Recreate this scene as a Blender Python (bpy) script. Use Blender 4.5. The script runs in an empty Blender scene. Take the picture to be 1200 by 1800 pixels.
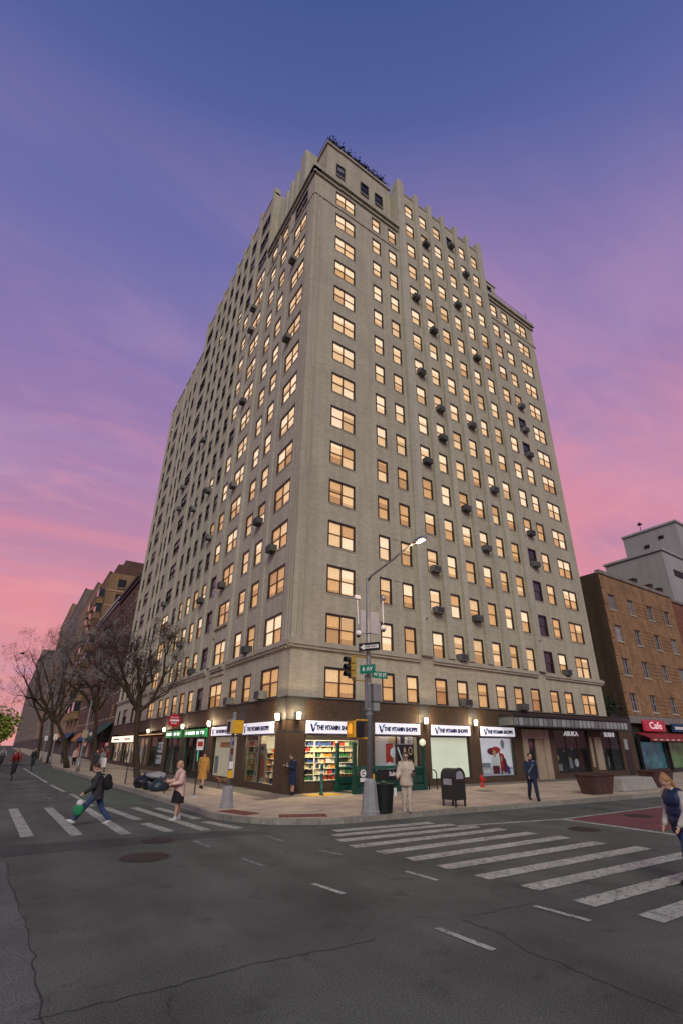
import bpy, bmesh, math, random
from mathutils import Vector, Matrix
R = math.radians
rnd = random.Random(23)
scene = bpy.context.scene
COL = scene.collection

# ------------------------------------------------------------------ camera
cam_data = bpy.data.cameras.new('camera')
cam = bpy.data.objects.new('camera', cam_data); COL.objects.link(cam)
PITCH, YAW, ROLL = 0.3988, 0.5967, 0.0037
fw = Vector((math.sin(YAW)*math.cos(PITCH), math.cos(YAW)*math.cos(PITCH), math.sin(PITCH)))
rt = Vector((math.cos(YAW), -math.sin(YAW), 0)); up = rt.cross(fw)
r2 = rt*math.cos(ROLL)+up*math.sin(ROLL); u2 = up*math.cos(ROLL)-rt*math.sin(ROLL)
mw = Matrix((r2, u2, -fw)).transposed().to_4x4(); mw.translation = (-11.0692, -21.712, 2.2)
cam.matrix_world = mw
cam_data.sensor_fit = 'VERTICAL'; cam_data.sensor_height = 36.0
cam_data.lens = 823.58/1800*36; cam_data.shift_x = -15.78/1800; cam_data.shift_y = 64.15/1800
cam_data.clip_start = 0.05; cam_data.clip_end = 5000
scene.camera = cam

# ------------------------------------------------------------------ dusk sky
world = bpy.data.worlds.new('World'); scene.world = world; world.use_nodes = True
nt = world.node_tree; nt.nodes.clear()
def N(t, **k):
    n = nt.nodes.new(t)
    for a, v in k.items(): setattr(n, a, v)
    return n
def ramp(n, stops):
    e = n.color_ramp.elements
    while len(e) > len(stops): e.remove(e[-1])
    while len(e) < len(stops): e.new(0.5)
    for i, (p_, c_) in enumerate(stops): e[i].position = p_; e[i].color = (*c_, 1)
def s2l(r, g, b):
    f = lambda v: (v/255/12.92) if v <= 10 else ((v/255+0.055)/1.055)**2.4
    return (f(r), f(g), f(b))
out = N('ShaderNodeOutputWorld'); bg = N('ShaderNodeBackground'); bg.inputs['Strength'].default_value = 1.0
tc = N('ShaderNodeTexCoord'); sep = N('ShaderNodeSeparateXYZ')
nt.links.new(tc.outputs['Generated'], sep.inputs[0])
rp = N('ShaderNodeValToRGB')
ramp(rp, [(0.0, s2l(230,152,142)), (0.139, s2l(216,146,154)), (0.288, s2l(194,138,166)), (0.436, s2l(168,130,174)), (0.569, s2l(141,121,175)),
          (0.68, s2l(119,114,172)), (0.762, s2l(101,107,167)), (0.828, s2l(87,99,159)), (0.93, s2l(62,83,141))])
# the afterglow lies ahead and to the right, so the gradient leans that way
dt = N('ShaderNodeVectorMath', operation='DOT_PRODUCT'); dt.inputs[1].default_value = (-.25*.56/1.25, -.25*.83/1.25, 1/1.25)
nt.links.new(tc.outputs['Generated'], dt.inputs[0])
hz_ = N('ShaderNodeMath', operation='ADD'); hz_.inputs[1].default_value = .2; nt.links.new(dt.outputs['Value'], hz_.inputs[0])
nt.links.new(hz_.outputs[0], rp.inputs[0])
# broken evening cloud: noise on a flat cloud deck seen from below, so it streaks towards the horizon
zc = N('ShaderNodeMath', operation='MAXIMUM'); zc.inputs[1].default_value = .0; nt.links.new(sep.outputs['Z'], zc.inputs[0])
za = N('ShaderNodeMath', operation='ADD'); za.inputs[1].default_value = .30; nt.links.new(zc.outputs[0], za.inputs[0])
dv = N('ShaderNodeVectorMath', operation='DIVIDE'); cz = N('ShaderNodeCombineXYZ')
for i_ in range(3): nt.links.new(za.outputs[0], cz.inputs[i_])
nt.links.new(tc.outputs['Generated'], dv.inputs[0]); nt.links.new(cz.outputs[0], dv.inputs[1])
def layer(loc, rot, sc, nscale, stops, top, full, amt, cols, prev, det=6, rough=.55, dist=.6):
    mp_ = N('ShaderNodeMapping'); mp_.inputs['Location'].default_value = loc; mp_.inputs['Rotation'].default_value = (0, 0, R(rot)); mp_.inputs['Scale'].default_value = sc
    nt.links.new(dv.outputs[0], mp_.inputs[0])
    nz_ = N('ShaderNodeTexNoise'); nz_.inputs['Scale'].default_value = nscale; nz_.inputs['Detail'].default_value = det; nz_.inputs['Roughness'].default_value = rough; nz_.inputs['Distortion'].default_value = dist
    nt.links.new(mp_.outputs[0], nz_.inputs['Vector'])
    c_ = N('ShaderNodeValToRGB'); c_.color_ramp.interpolation = 'EASE'; ramp(c_, stops); nt.links.new(nz_.outputs['Fac'], c_.inputs[0])
    lo = N('ShaderNodeMapRange'); lo.inputs['From Min'].default_value = top; lo.inputs['From Max'].default_value = full; nt.links.new(hz_.outputs[0], lo.inputs['Value'])
    m1 = N('ShaderNodeMath', operation='MULTIPLY'); nt.links.new(c_.outputs[0], m1.inputs[0]); nt.links.new(lo.outputs[0], m1.inputs[1])
    m2 = N('ShaderNodeMath', operation='MULTIPLY'); m2.inputs[1].default_value = amt; nt.links.new(m1.outputs[0], m2.inputs[0])
    cc = N('ShaderNodeValToRGB'); ramp(cc, cols); nt.links.new(hz_.outputs[0], cc.inputs[0])
    x_ = N('ShaderNodeMixRGB'); nt.links.new(m2.outputs[0], x_.inputs[0]); nt.links.new(prev, x_.inputs[1]); nt.links.new(cc.outputs[0], x_.inputs[2]); return x_.outputs[0]
k0, k1 = [(0.45, (0,0,0)), (0.65, (1,1,1))], [(0.46, (0,0,0)), (0.68, (1,1,1))]
sky_c = layer((6.1, 4.4, 0), 20, (.8, 1.6, 1), 1.3, k1, .80, .5, .75, [(0.1, s2l(190,150,178)), (0.5, s2l(172,146,188))], rp.outputs[0])
sky_c = layer((4.7, 4.6, 0), 50, (.6, 1.3, 1), 1.25, k0, .84, .58, .80, [(0.05, s2l(236,156,152)), (0.25, s2l(230,144,154)), (0.42, s2l(220,146,166)), (0.64, s2l(188,142,182))], sky_c)
sky_c = layer((4.4, 2.2, 0), 28, (.8, 2.4, 1), 4.0, [(0.5, (0,0,0)), (0.75, (1,1,1))], .7, .4, .32, [(0.1, s2l(242,170,162)), (0.45, s2l(226,158,178))], sky_c)
nt.links.new(sky_c, bg.inputs['Color']); nt.links.new(bg.outputs[0], out.inputs[0])

# ------------------------------------------------------------------ the last soft daylight
sl = bpy.data.lights.new('sun', 'SUN'); sl.energy = 1.75; sl.angle = R(32); sl.color = (1.0, .99, .79)
sun = bpy.data.objects.new('sun', sl); COL.objects.link(sun)
sun.rotation_euler = Vector((0.45, 0.68, -0.58)).to_track_quat('-Z', 'Y').to_euler()
vs = scene.view_settings; vs.view_transform = 'Standard'; vs.look = 'None'; vs.gamma = 1; vs.exposure = 0.0; vs.use_curve_mapping = False
scene.cycles.use_denoising = True; scene.cycles.max_bounces = 6; scene.cycles.diffuse_bounces = 3
scene.cycles.sample_clamp_indirect = 4.0; scene.cycles.caustics_reflective = False; scene.cycles.caustics_refractive = False

# ------------------------------------------------------------------ materials
MATS = {}
def mat(name, col, rough=.75, var=.18, scale=3.0, bump=0.0, metal=0.0, emit=None, es=1.0, spec=.4, stretch=None, brick=None, bscale=40, rand=0.0, streak=0.0, coat=0):
    if name in MATS: return MATS[name]
    m = bpy.data.materials.new(name); m.use_nodes = True; t = m.node_tree; n = t.nodes; L = t.links
    b = n['Principled BSDF']
    b.inputs['Roughness'].default_value = rough; b.inputs['Metallic'].default_value = metal; b.inputs['Specular IOR Level'].default_value = spec
    if coat: b.inputs['Coat Weight'].default_value = coat
    co = n.new('ShaderNodeTexCoord'); src = co.outputs['Object']
    mpn = n.new('ShaderNodeMapping'); mpn.inputs['Scale'].default_value = stretch or (1, 1, 1); L.new(src, mpn.inputs[0])
    no = n.new('ShaderNodeTexNoise'); no.inputs['Scale'].default_value = scale; no.inputs['Detail'].default_value = 6; no.inputs['Roughness'].default_value = .6
    L.new(mpn.outputs[0], no.inputs['Vector'])
    mr = n.new('ShaderNodeMapRange'); mr.inputs['From Min'].default_value = .3; mr.inputs['From Max'].default_value = .7
    mr.inputs['To Min'].default_value = 1-var; mr.inputs['To Max'].default_value = 1+var; L.new(no.outputs['Fac'], mr.inputs[0])
    val = mr.outputs[0]
    if streak:
        m2 = n.new('ShaderNodeMapping'); m2.inputs['Scale'].default_value = (2.2, 2.2, .09); L.new(src, m2.inputs[0])
        n2 = n.new('ShaderNodeTexNoise'); n2.inputs['Scale'].default_value = 1.0; n2.inputs['Detail'].default_value = 5; L.new(m2.outputs[0], n2.inputs['Vector'])
        r3 = n.new('ShaderNodeMapRange'); r3.inputs['From Min'].default_value = .35; r3.inputs['From Max'].default_value = .65
        r3.inputs['To Min'].default_value = 1-streak; r3.inputs['To Max'].default_value = 1+streak*.5; L.new(n2.outputs['Fac'], r3.inputs[0])
        mm = n.new('ShaderNodeMath'); mm.operation = 'MULTIPLY'; L.new(val, mm.inputs[0]); L.new(r3.outputs[0], mm.inputs[1]); val = mm.outputs[0]
    if rand:
        oi = n.new('ShaderNodeObjectInfo'); r4 = n.new('ShaderNodeMapRange'); r4.inputs['To Min'].default_value = 1-rand; r4.inputs['To Max'].default_value = 1+rand
        L.new(oi.outputs['Random'], r4.inputs[0]); mm = n.new('ShaderNodeMath'); mm.operation = 'MULTIPLY'; L.new(val, mm.inputs[0]); L.new(r4.outputs[0], mm.inputs[1]); val = mm.outputs[0]
    base = n.new('ShaderNodeRGB'); base.outputs[0].default_value = (*col, 1); bc = base.outputs[0]
    if brick:
        sx = n.new('ShaderNodeSeparateXYZ'); L.new(src, sx.inputs[0]); ad = n.new('ShaderNodeMath'); L.new(sx.outputs[0], ad.inputs[0]); L.new(sx.outputs[1], ad.inputs[1])
        cb = n.new('ShaderNodeCombineXYZ'); L.new(ad.outputs[0], cb.inputs[0]); L.new(sx.outputs[2], cb.inputs[1])
        bt = n.new('ShaderNodeTexBrick'); bt.inputs['Scale'].default_value = 1.0; bt.inputs['Brick Width'].default_value = .30; bt.inputs['Row Height'].default_value = .10
        bt.inputs['Mortar Size'].default_value = .007; c2 = [c*brick for c in col]
        bt.inputs['Color1'].default_value = (*col, 1); bt.inputs['Color2'].default_value = (*c2, 1); bt.inputs['Mortar'].default_value = (*[c*.72 for c in col], 1)
        L.new(cb.outputs[0], bt.inputs['Vector']); bc = bt.outputs['Color']
    vm = n.new('ShaderNodeVectorMath'); vm.operation = 'SCALE'; L.new(bc, vm.inputs[0]); L.new(val, vm.inputs['Scale'])
    L.new(vm.outputs[0], b.inputs['Base Color'])
    if bump:
        nb = n.new('ShaderNodeTexNoise'); nb.inputs['Scale'].default_value = bscale; nb.inputs['Detail'].default_value = 4; L.new(mpn.outputs[0], nb.inputs['Vector'])
        bp = n.new('ShaderNodeBump'); bp.inputs['Strength'].default_value = bump; bp.inputs['Distance'].default_value = .02; L.new(nb.outputs['Fac'], bp.inputs['Height']); L.new(bp.outputs[0], b.inputs['Normal'])
    if emit:
        em = n.new('ShaderNodeRGB'); em.outputs[0].default_value = (*emit, 1)
        v2 = n.new('ShaderNodeVectorMath'); v2.operation = 'SCALE'; L.new(em.outputs[0], v2.inputs[0]); L.new(val, v2.inputs['Scale'])
        L.new(v2.outputs[0], b.inputs['Emission Color']); b.inputs['Emission Strength'].default_value = es
    MATS[name] = m; return m

def blind_glow(m, low_col, amt=1.0):
    # part-drawn blind put into the pane's glow: brighter above a random hem
    t = m.node_tree; n = t.nodes; L = t.links; b = n['Principled BSDF']; src = b.inputs['Emission Color'].links[0].from_socket
    co = n.new('ShaderNodeTexCoord'); sx = n.new('ShaderNodeSeparateXYZ'); L.new(co.outputs['Generated'], sx.inputs[0]); oi = n.new('ShaderNodeObjectInfo')
    r = n.new('ShaderNodeMapRange'); r.inputs['To Min'].default_value = -.9; r.inputs['To Max'].default_value = 1.15; L.new(oi.outputs['Random'], r.inputs[0])
    g = n.new('ShaderNodeMath'); g.operation = 'GREATER_THAN'; L.new(sx.outputs['Z'], g.inputs[0]); L.new(r.outputs[0], g.inputs[1])
    mx_ = n.new('ShaderNodeMixRGB'); L.new(g.outputs[0], mx_.inputs[0]); mx_.inputs[1].default_value = (*low_col, 1); L.new(src, mx_.inputs[2]); L.new(mx_.outputs[0], b.inputs['Emission Color'])
def glass(name, tint=(.9, .95, .95), refl=.12, rough=.02):
    if name in MATS: return MATS[name]
    m = bpy.data.materials.new(name); m.use_nodes = True; t = m.node_tree; n = t.nodes; n.clear(); L = t.links
    o = n.new('ShaderNodeOutputMaterial'); tr = n.new('ShaderNodeBsdfTransparent'); tr.inputs[0].default_value = (*tint, 1)
    gl = n.new('ShaderNodeBsdfGlossy'); gl.inputs['Roughness'].default_value = rough
    lw = n.new('ShaderNodeLayerWeight'); lw.inputs[0].default_value = .5; pw = n.new('ShaderNodeMath'); pw.operation = 'POWER'; pw.inputs[1].default_value = 4.0; L.new(lw.outputs['Facing'], pw.inputs[0]); fr = n.new('ShaderNodeMath'); fr.operation = 'MULTIPLY_ADD'; fr.inputs[1].default_value = .2; fr.inputs[2].default_value = .015; L.new(pw.outputs[0], fr.inputs[0]); mxs = n.new('ShaderNodeMixShader')
    L.new(fr.outputs[0], mxs.inputs[0]); L.new(tr.outputs[0], mxs.inputs[1]); L.new(gl.outputs[0], mxs.inputs[2]); L.new(mxs.outputs[0], o.inputs[0])
    MATS[name] = m; return m

WALL = mat('pale_brick', (.505, .465, .347), .85, .09, .45, bump=.25, brick=.84, streak=.11, bscale=25)
TRIM = mat('limestone_trim', (.42, .385, .30), .8, .10, 1.5, bump=.1, streak=.12)
PIERM = mat('pale_brick_pier', (.505, .475, .37), .85, .09, .6, bump=.25, brick=.86, streak=.12, bscale=25)
GRAN = mat('brown_granite', (.082, .056, .036), .65, .35, 14, spec=.2)
GRAN2 = mat('blue_grey_granite', (.045, .048, .043), .6, .3, 14, spec=.5)
FRAME = mat('brown_window_frame', (.035, .019, .013), .5, .15, 5)
GLASSD = mat('dark_window_glass', (.03, .034, .042), .06, .25, 1.2, spec=.8, rand=.5)
GLASSC = mat('curtained_window_glass', (.22, .22, .24), .12, .3, 6, spec=.7, stretch=(6, 6, .4), rand=.4)
LIT = [mat('lit_cream', (.25, .2, .14), .2, .05, 2, emit=(.96, .70, .45), es=1.0, stretch=(2.5, 2.5, .9), rand=.09),
       mat('lit_warm', (.25, .18, .11), .2, .08, 2, emit=(.80, .51, .26), es=.95, stretch=(2.5, 2.5, .9), rand=.16),
       mat('lit_amber', (.2, .12, .06), .2, .13, 2, emit=(.62, .34, .14), es=.95, stretch=(2.5, 2.5, .9), rand=.2),
       mat('lit_dim', (.12, .07, .04), .2, .18, 2, emit=(.40, .18, .065), es=.95, stretch=(2.5, 2.5, .9), rand=.25)]
blind_glow(LIT[0], (.78, .50, .26)); blind_glow(LIT[1], (.50, .29, .13)); blind_glow(LIT[2], (.36, .19, .08)); blind_glow(LIT[3], (.14, .08, .045))
METAL = mat('galvanised_steel', (.30, .31, .32), .45, .12, 6, metal=.6)
DARKM = mat('dark_metal', (.03, .03, .032), .45, .2, 8, metal=.3)
BLACK = mat('black', (.012, .012, .013), .6, .2, 10)
WHITE = mat('white_paint', (.75, .75, .74), .5, .05, 5)
GREEND = mat('subway_green', (.008, .06, .042), .35, .2, 6)
YELLOW = mat('signal_yellow', (.75, .42, .02), .4, .1, 5)
SKIN = mat('skin', (.52, .31, .22), .55, .08, 12)
CLEAR = glass('shop_glass')
DARKIN = mat('dark_interior', (.03, .027, .025), .9, .2, 2)

# ------------------------------------------------------------------ mesh builder
class MB:
    def __init__(s): s.v = []; s.f = []; s.m = []
    def poly(s, pts, m=0):
        i = len(s.v); s.v += [tuple(p) for p in pts]; s.f.append(tuple(range(i, i+len(pts)))); s.m.append(m); return s
    def box(s, a, b, m=0):
        x0, x1 = sorted((a[0], b[0])); y0, y1 = sorted((a[1], b[1])); z0, z1 = sorted((a[2], b[2])); i = len(s.v)
        s.v += [(x0,y0,z0),(x1,y0,z0),(x1,y1,z0),(x0,y1,z0),(x0,y0,z1),(x1,y0,z1),(x1,y1,z1),(x0,y1,z1)]
        for f in ((0,3,2,1),(4,5,6,7),(0,1,5,4),(1,2,6,5),(2,3,7,6),(3,0,4,7)): s.f.append(tuple(i+k for k in f)); s.m.append(m)
        return s
    def prism(s, pts, vec, m=0):
        n = len(pts); i = len(s.v); s.v += [tuple(p) for p in pts]+[tuple(Vector(p)+Vector(vec)) for p in pts]
        s.f.append(tuple(range(i+n-1, i-1, -1))); s.f.append(tuple(range(i+n, i+2*n))); s.m += [m, m]
        for k in range(n): s.f.append((i+k, i+(k+1) % n, i+n+(k+1) % n, i+n+k)); s.m.append(m)
        return s
    def tube(s, pts, rad, n=8, m=0, cap=True):
        pts = [Vector(p) for p in pts]; rad = [rad]*len(pts) if not hasattr(rad, '__len__') else rad
        i0 = len(s.v); ref = None
        for k, p in enumerate(pts):
            d = (pts[min(k+1, len(pts)-1)]-pts[max(k-1, 0)])
            d = d.normalized() if d.length > 1e-9 else Vector((0, 0, 1))
            if ref is None: ref = Vector((1, 0, 0)) if abs(d.x) < .8 else Vector((0, 1, 0))
            a = d.cross(ref)
            if a.length < 1e-6: a = d.cross(Vector((0, 1, .3)))
            a.normalize(); b_ = d.cross(a); ref = b_.cross(d) if False else ref
            r = rad[k]; rx, ry = (r if isinstance(r, tuple) else (r, r))
            for j in range(n):
                an = 2*math.pi*j/n; s.v.append(tuple(p+a*math.cos(an)*rx+b_*math.sin(an)*ry))
        for k in range(len(pts)-1):
            for j in range(n):
                s.f.append((i0+k*n+j, i0+k*n+(j+1) % n, i0+(k+1)*n+(j+1) % n, i0+(k+1)*n+j)); s.m.append(m)
        if cap:
            s.f.append(tuple(i0+j for j in range(n-1, -1, -1))); s.m.append(m)
            e = i0+(len(pts)-1)*n; s.f.append(tuple(e+j for j in range(n))); s.m.append(m)
        return s
    def lathe(s, prof, c=(0, 0, 0), n=16, m=0):
        return s.tube([(c[0], c[1], c[2]+z) for r, z in prof], [max(r, 1e-4) for r, z in prof], n, m)
    def ell(s, c, r, n=10, k=7, m=0, rot=None):
        c = Vector(c); i0 = len(s.v); q = rot or Matrix.Identity(3)
        for a in range(1, k):
            th = math.pi*a/k
            for j in range(n):
                ph = 2*math.pi*j/n
                s.v.append(tuple(c+q@Vector((r[0]*math.sin(th)*math.cos(ph), r[1]*math.sin(th)*math.sin(ph), r[2]*math.cos(th)))))
        t_ = len(s.v); s.v.append(tuple(c+q@Vector((0, 0, r[2])))); s.v.append(tuple(c-q@Vector((0, 0, r[2]))))
        for a in range(k-2):
            for j in range(n): s.f.append((i0+a*n+j, i0+(a+1)*n+j, i0+(a+1)*n+(j+1) % n, i0+a*n+(j+1) % n)); s.m.append(m)
        for j in range(n):
            s.f.append((t_, i0+j, i0+(j+1) % n)); s.m.append(m)
            s.f.append((t_+1, i0+(k-2)*n+(j+1) % n, i0+(k-2)*n+j)); s.m.append(m)
        return s
    def cap(s, a, b, ra, rb, n=10, m=0):
        a = Vector(a); b = Vector(b); d = (b-a).normalized() if (b-a).length > 1e-6 else Vector((0, 0, 1))
        P = []; Q = []
        for t in (-.98, -.7, -.35): P.append(a+d*ra*t); Q.append(ra*math.sqrt(1-t*t))
        P += [a, b]; Q += [ra, rb]
        for t in (.35, .7, .98): P.append(b+d*rb*t); Q.append(rb*math.sqrt(1-t*t))
        return s.tube(P, Q, n, m)
    def mesh(s, name, mats):
        me = bpy.data.meshes.new(name); me.from_pydata(s.v, [], s.f)
        for m_ in (mats if isinstance(mats, (list, tuple)) else [mats]): me.materials.append(m_)
        me.polygons.foreach_set('material_index', s.m); me.update(); return me
    def build(s, name, mats, parent=None, smooth=False, loc=None, rz=0, kind=None, label=None):
        me = s.mesh(name, mats)
        if smooth: me.polygons.foreach_set('use_smooth', [True]*len(me.polygons))
        return link(name, me, parent, loc, rz, kind, label)
def link(name, me, parent=None, loc=None, rz=0, kind=None, label=None):
    o = bpy.data.objects.new(name, me); COL.objects.link(o)
    if parent: o.parent = parent
    if loc: o.location = loc
    if rz: o.rotation_euler = (0, 0, rz)
    if kind: o['kind'] = kind
    if label: o['label'] = label
    return o
def tag(o, label, cat, group=None):
    o['label'] = label; o['category'] = cat
    if group: o['group'] = group
    return o
def thing(name, label, cat, loc=(0, 0, 0), rz=0, group=None):
    o = bpy.data.objects.new(name, None); COL.objects.link(o); o.location = loc; o.rotation_euler = (0, 0, rz); o.empty_display_size = .2
    return tag(o, label, cat, group)
def copy_tree(o, parent=None):
    c = o.copy(); COL.objects.link(c); c.parent = parent
    for ch in o.children: copy_tree(ch, c)
    return c
def bevel(o, w=.01, seg=2):
    b = o.modifiers.new('bevel', 'BEVEL'); b.width = w; b.segments = seg; b.limit_method = 'ANGLE'; return o
def text(name, s, size, m, parent, loc, rot, extrude=.006, align='CENTER', bold=0.0, xs=1.0, shear=0.0):
    cu = bpy.data.curves.new(name, 'FONT'); cu.body = s; cu.size = size; cu.extrude = extrude; cu.align_x = align; cu.align_y = 'CENTER'; cu.offset = bold; cu.shear = shear
    cu.resolution_u = 3
    tmp = bpy.data.objects.new(name, cu); COL.objects.link(tmp)
    me = bpy.data.meshes.new_from_object(tmp.evaluated_get(bpy.context.evaluated_depsgraph_get())); bpy.data.objects.remove(tmp); bpy.data.curves.remove(cu)
    me.materials.clear(); me.materials.append(m)
    for v in me.vertices: v.co.x *= xs
    o = link(name, me, parent); o.location = loc; o.rotation_euler = rot; return o
def ordw(i): return ['first','second','third','fourth','fifth','sixth','seventh','eighth','ninth','tenth','eleventh','twelfth','thirteenth','fourteenth','fifteenth','sixteenth','seventeenth','eighteenth','nineteenth'][i-1]
def point(name, loc, e, col, r=.08, parent=None):
    l = bpy.data.lights.new(name, 'POINT'); l.energy = e; l.color = col; l.shadow_soft_size = r
    o = bpy.data.objects.new(name, l); COL.objects.link(o); o.location = loc
    if parent: o.parent = parent
    return o
def area(name, loc, e, col, sx, sy, parent=None):
    l = bpy.data.lights.new(name, 'AREA'); l.energy = e; l.color = col; l.shape = 'RECTANGLE'; l.size = sx; l.size_y = sy
    o = bpy.data.objects.new(name, l); COL.objects.link(o); o.location = loc
    if parent: o.parent = parent
    return o

# ================================================================== ground
ASPH = mat('asphalt', (.088, .096, .082), .88, .28, .45, bump=.5, bscale=160, spec=.35)
def asphalt_detail(m):
    t = m.node_tree; n = t.nodes; L = t.links; b = n['Principled BSDF']
    lk = b.inputs['Base Color'].links[0]; src = lk.from_socket
    co = n.new('ShaderNodeTexCoord')
    a = n.new('ShaderNodeTexNoise'); a.inputs['Scale'].default_value = 55; a.inputs['Detail'].default_value = 3; L.new(co.outputs['Object'], a.inputs['Vector'])
    r = n.new('ShaderNodeMapRange'); r.inputs['From Min'].default_value = .3; r.inputs['From Max'].default_value = .7; r.inputs['To Min'].default_value = .45; r.inputs['To Max'].default_value = 1.6; L.new(a.outputs['Fac'], r.inputs[0])
    v = n.new('ShaderNodeVectorMath'); v.operation = 'SCALE'; L.new(src, v.inputs[0]); L.new(r.outputs[0], v.inputs['Scale'])
    mp_ = n.new('ShaderNodeMapping'); mp_.inputs['Scale'].default_value = (.9, .12, 1); L.new(co.outputs['Object'], mp_.inputs[0])
    c = n.new('ShaderNodeTexNoise'); c.inputs['Scale'].default_value = 1.0; c.inputs['Detail'].default_value = 5; L.new(mp_.outputs[0], c.inputs['Vector'])
    r2_ = n.new('ShaderNodeMapRange'); r2_.inputs['From Min'].default_value = .3; r2_.inputs['From Max'].default_value = .7; r2_.inputs['To Min'].default_value = .78; r2_.inputs['To Max'].default_value = 1.2; L.new(c.outputs['Fac'], r2_.inputs[0])
    v2 = n.new('ShaderNodeVectorMath'); v2.operation = 'SCALE'; L.new(v.outputs[0], v2.inputs[0]); L.new(r2_.outputs[0], v2.inputs['Scale'])
    # oil drips and rubber: dark blotches with soft edges
    o1 = n.new('ShaderNodeTexNoise'); o1.inputs['Scale'].default_value = 1.6; o1.inputs['Detail'].default_value = 9; o1.inputs['Roughness'].default_value = .68; L.new(co.outputs['Object'], o1.inputs['Vector'])
    o2 = n.new('ShaderNodeMapRange'); o2.inputs['From Min'].default_value = .56; o2.inputs['From Max'].default_value = .70; o2.inputs['To Min'].default_value = 1.0; o2.inputs['To Max'].default_value = .62; L.new(o1.outputs['Fac'], o2.inputs[0])
    v3 = n.new('ShaderNodeVectorMath'); v3.operation = 'SCALE'; L.new(v2.outputs[0], v3.inputs[0]); L.new(o2.outputs[0], v3.inputs['Scale'])
    L.new(v3.outputs[0], b.inputs['Base Color'])
asphalt_detail(ASPH)
road = MB().poly([(-600, -600, 0), (600, -600, 0), (600, 1500, 0), (-600, 1500, 0)]).build('road', ASPH, kind='structure')
PATCH = mat('asphalt_patch', (.058, .061, .056), .88, .2, .8, bump=.4, bscale=150, spec=.3); asphalt_detail(PATCH)
MARK = mat('worn_road_paint', (.36, .37, .32), .7, .30, 2.2, bump=.2, bscale=120)
# flat paint wears: noise cuts the paint back to asphalt
def wear(m, lo=.36, hi=.50, dark=(.06, .06, .06), sc=9):
    t = m.node_tree; n = t.nodes; L = t.links; b = n['Principled BSDF']; src = b.inputs['Base Color'].links[0].from_socket
    co = n.new('ShaderNodeTexCoord'); a = n.new('ShaderNodeTexNoise'); a.inputs['Scale'].default_value = sc; a.inputs['Detail'].default_value = 8; a.inputs['Roughness'].default_value = .72; L.new(co.outputs['Object'], a.inputs['Vector'])
    r = n.new('ShaderNodeMapRange'); r.inputs['From Min'].default_value = lo; r.inputs['From Max'].default_value = hi; L.new(a.outputs['Fac'], r.inputs[0])
    mx_ = n.new('ShaderNodeMixRGB'); mx_.inputs[1].default_value = (*dark, 1); L.new(r.outputs[0], mx_.inputs[0]); L.new(src, mx_.inputs[2]); L.new(mx_.outputs[0], b.inputs['Base Color'])
wear(MARK)
FAINT = mat('faint_road_paint', (.22, .22, .215), .75, .25, 3); wear(FAINT, .40, .58)
def quad(name, pts, m, z=.008, parent=road):
    return MB().poly([(x, y, z) for x, y in pts]).build(name, m, parent)
def strip(name, a, b, w, m, z=.008, parent=road, wob=0):
    a = Vector((*a, 0)); b = Vector((*b, 0)); d = (b-a).normalized(); s = Vector((-d.y, d.x, 0))*w/2
    return quad(name, [(a+s)[:2], (b+s)[:2], (b-s)[:2], (a-s)[:2]], m, z, parent)
quad('asphalt_patch', [(-30, -5.9), (-10.6, -6.55), (-7.6, -6.9), (-5.2, -7.3), (-4.6, -8.2), (-6.7, -8.0), (-10.6, -7.9), (-30, -7.6)], PATCH, .004)
OLDP = mat('pale_old_asphalt', (.105, .11, .10), .88, .2, .8, bump=.4, bscale=150, spec=.3); asphalt_detail(OLDP)
quad('asphalt_patch', [(-14.5, -8.6), (-10.5, -8.5), (-10.47, -10.3), (-10.32, -12.5), (-10.25, -14.2), (-10.26, -15.4), (-10.29, -17.5), (-14.5, -17.8)], OLDP, .003)
# zebra crossing over the side street: bars run along X
for yl, xl, yr, xr in [(-17.46,-3.15,-17.7,3.6),(-16.56,-3.28,-16.8,3.0),(-15.57,-3.25,-15.83,2.5),(-14.65,-3.38,-14.9,2.0),(-13.71,-3.43,-13.97,1.73),(-12.82,-3.5,-13.03,1.68),
                       (-11.93,-3.62,-12.16,1.52),(-11.05,-3.75,-11.3,1.36),(-10.25,-3.6,-10.6,1.05),(-9.55,-3.3,-9.9,.75),(-8.95,-2.9,-9.3,.45),(-18.45,-3.1,-18.7,4.0)]:
    strip('crossing_bar', (xl, yl), (xr, yr), .37, MARK)
# zebra crossing over the avenue: bars run along Y
for x0, y0, x1, y1 in [(-10.27,1.75,-10.04,-5.43),(-9.16,1.4,-8.95,-5.87),(-8.0,.7,-7.85,-6.35),(-7.36,.24,-7.0,-3.73),(-7.0,-4.64,-6.75,-6.57),(-6.45,-.31,-5.85,-6.9),(-5.75,-.9,-5.35,-4.6),(-5.35,-5.3,-4.95,-7.1),(-11.4,2.1,-11.2,-5.1),(-12.6,2.4,-12.4,-4.8)]:
    strip('crossing_bar', (x0, y0), (x1, y1), .30, MARK)
for (a, b), w in [(((-6.63,-8.24),(-6.54,-9.32)),.12),(((-6.39,-10.78),(-6.31,-11.68)),.1),(((-6.13,-13.33),(-6.02,-14.14)),.1),(((-5.86,-16.08),(-5.81,-16.98)),.1),(((-3.99,-16.21),(-3.92,-17.05)),.1),(((-4.23,-13.54),(-4.18,-14.35)),.1),(((-4.81,-8.66),(-4.79,-9.62)),.12),(((-4.61,-10.97),(-4.44,-11.65)),.1)]:
    strip('lane_dash', a, b, w, FAINT if a[1] > -12 else MARK)
strip('stop_line', (-10.6, 4.75), (-8.2, 3.9), .22, FAINT); strip('stop_line', (-10.5, 5.15), (-8.3, 4.35), .12, FAINT)
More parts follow.
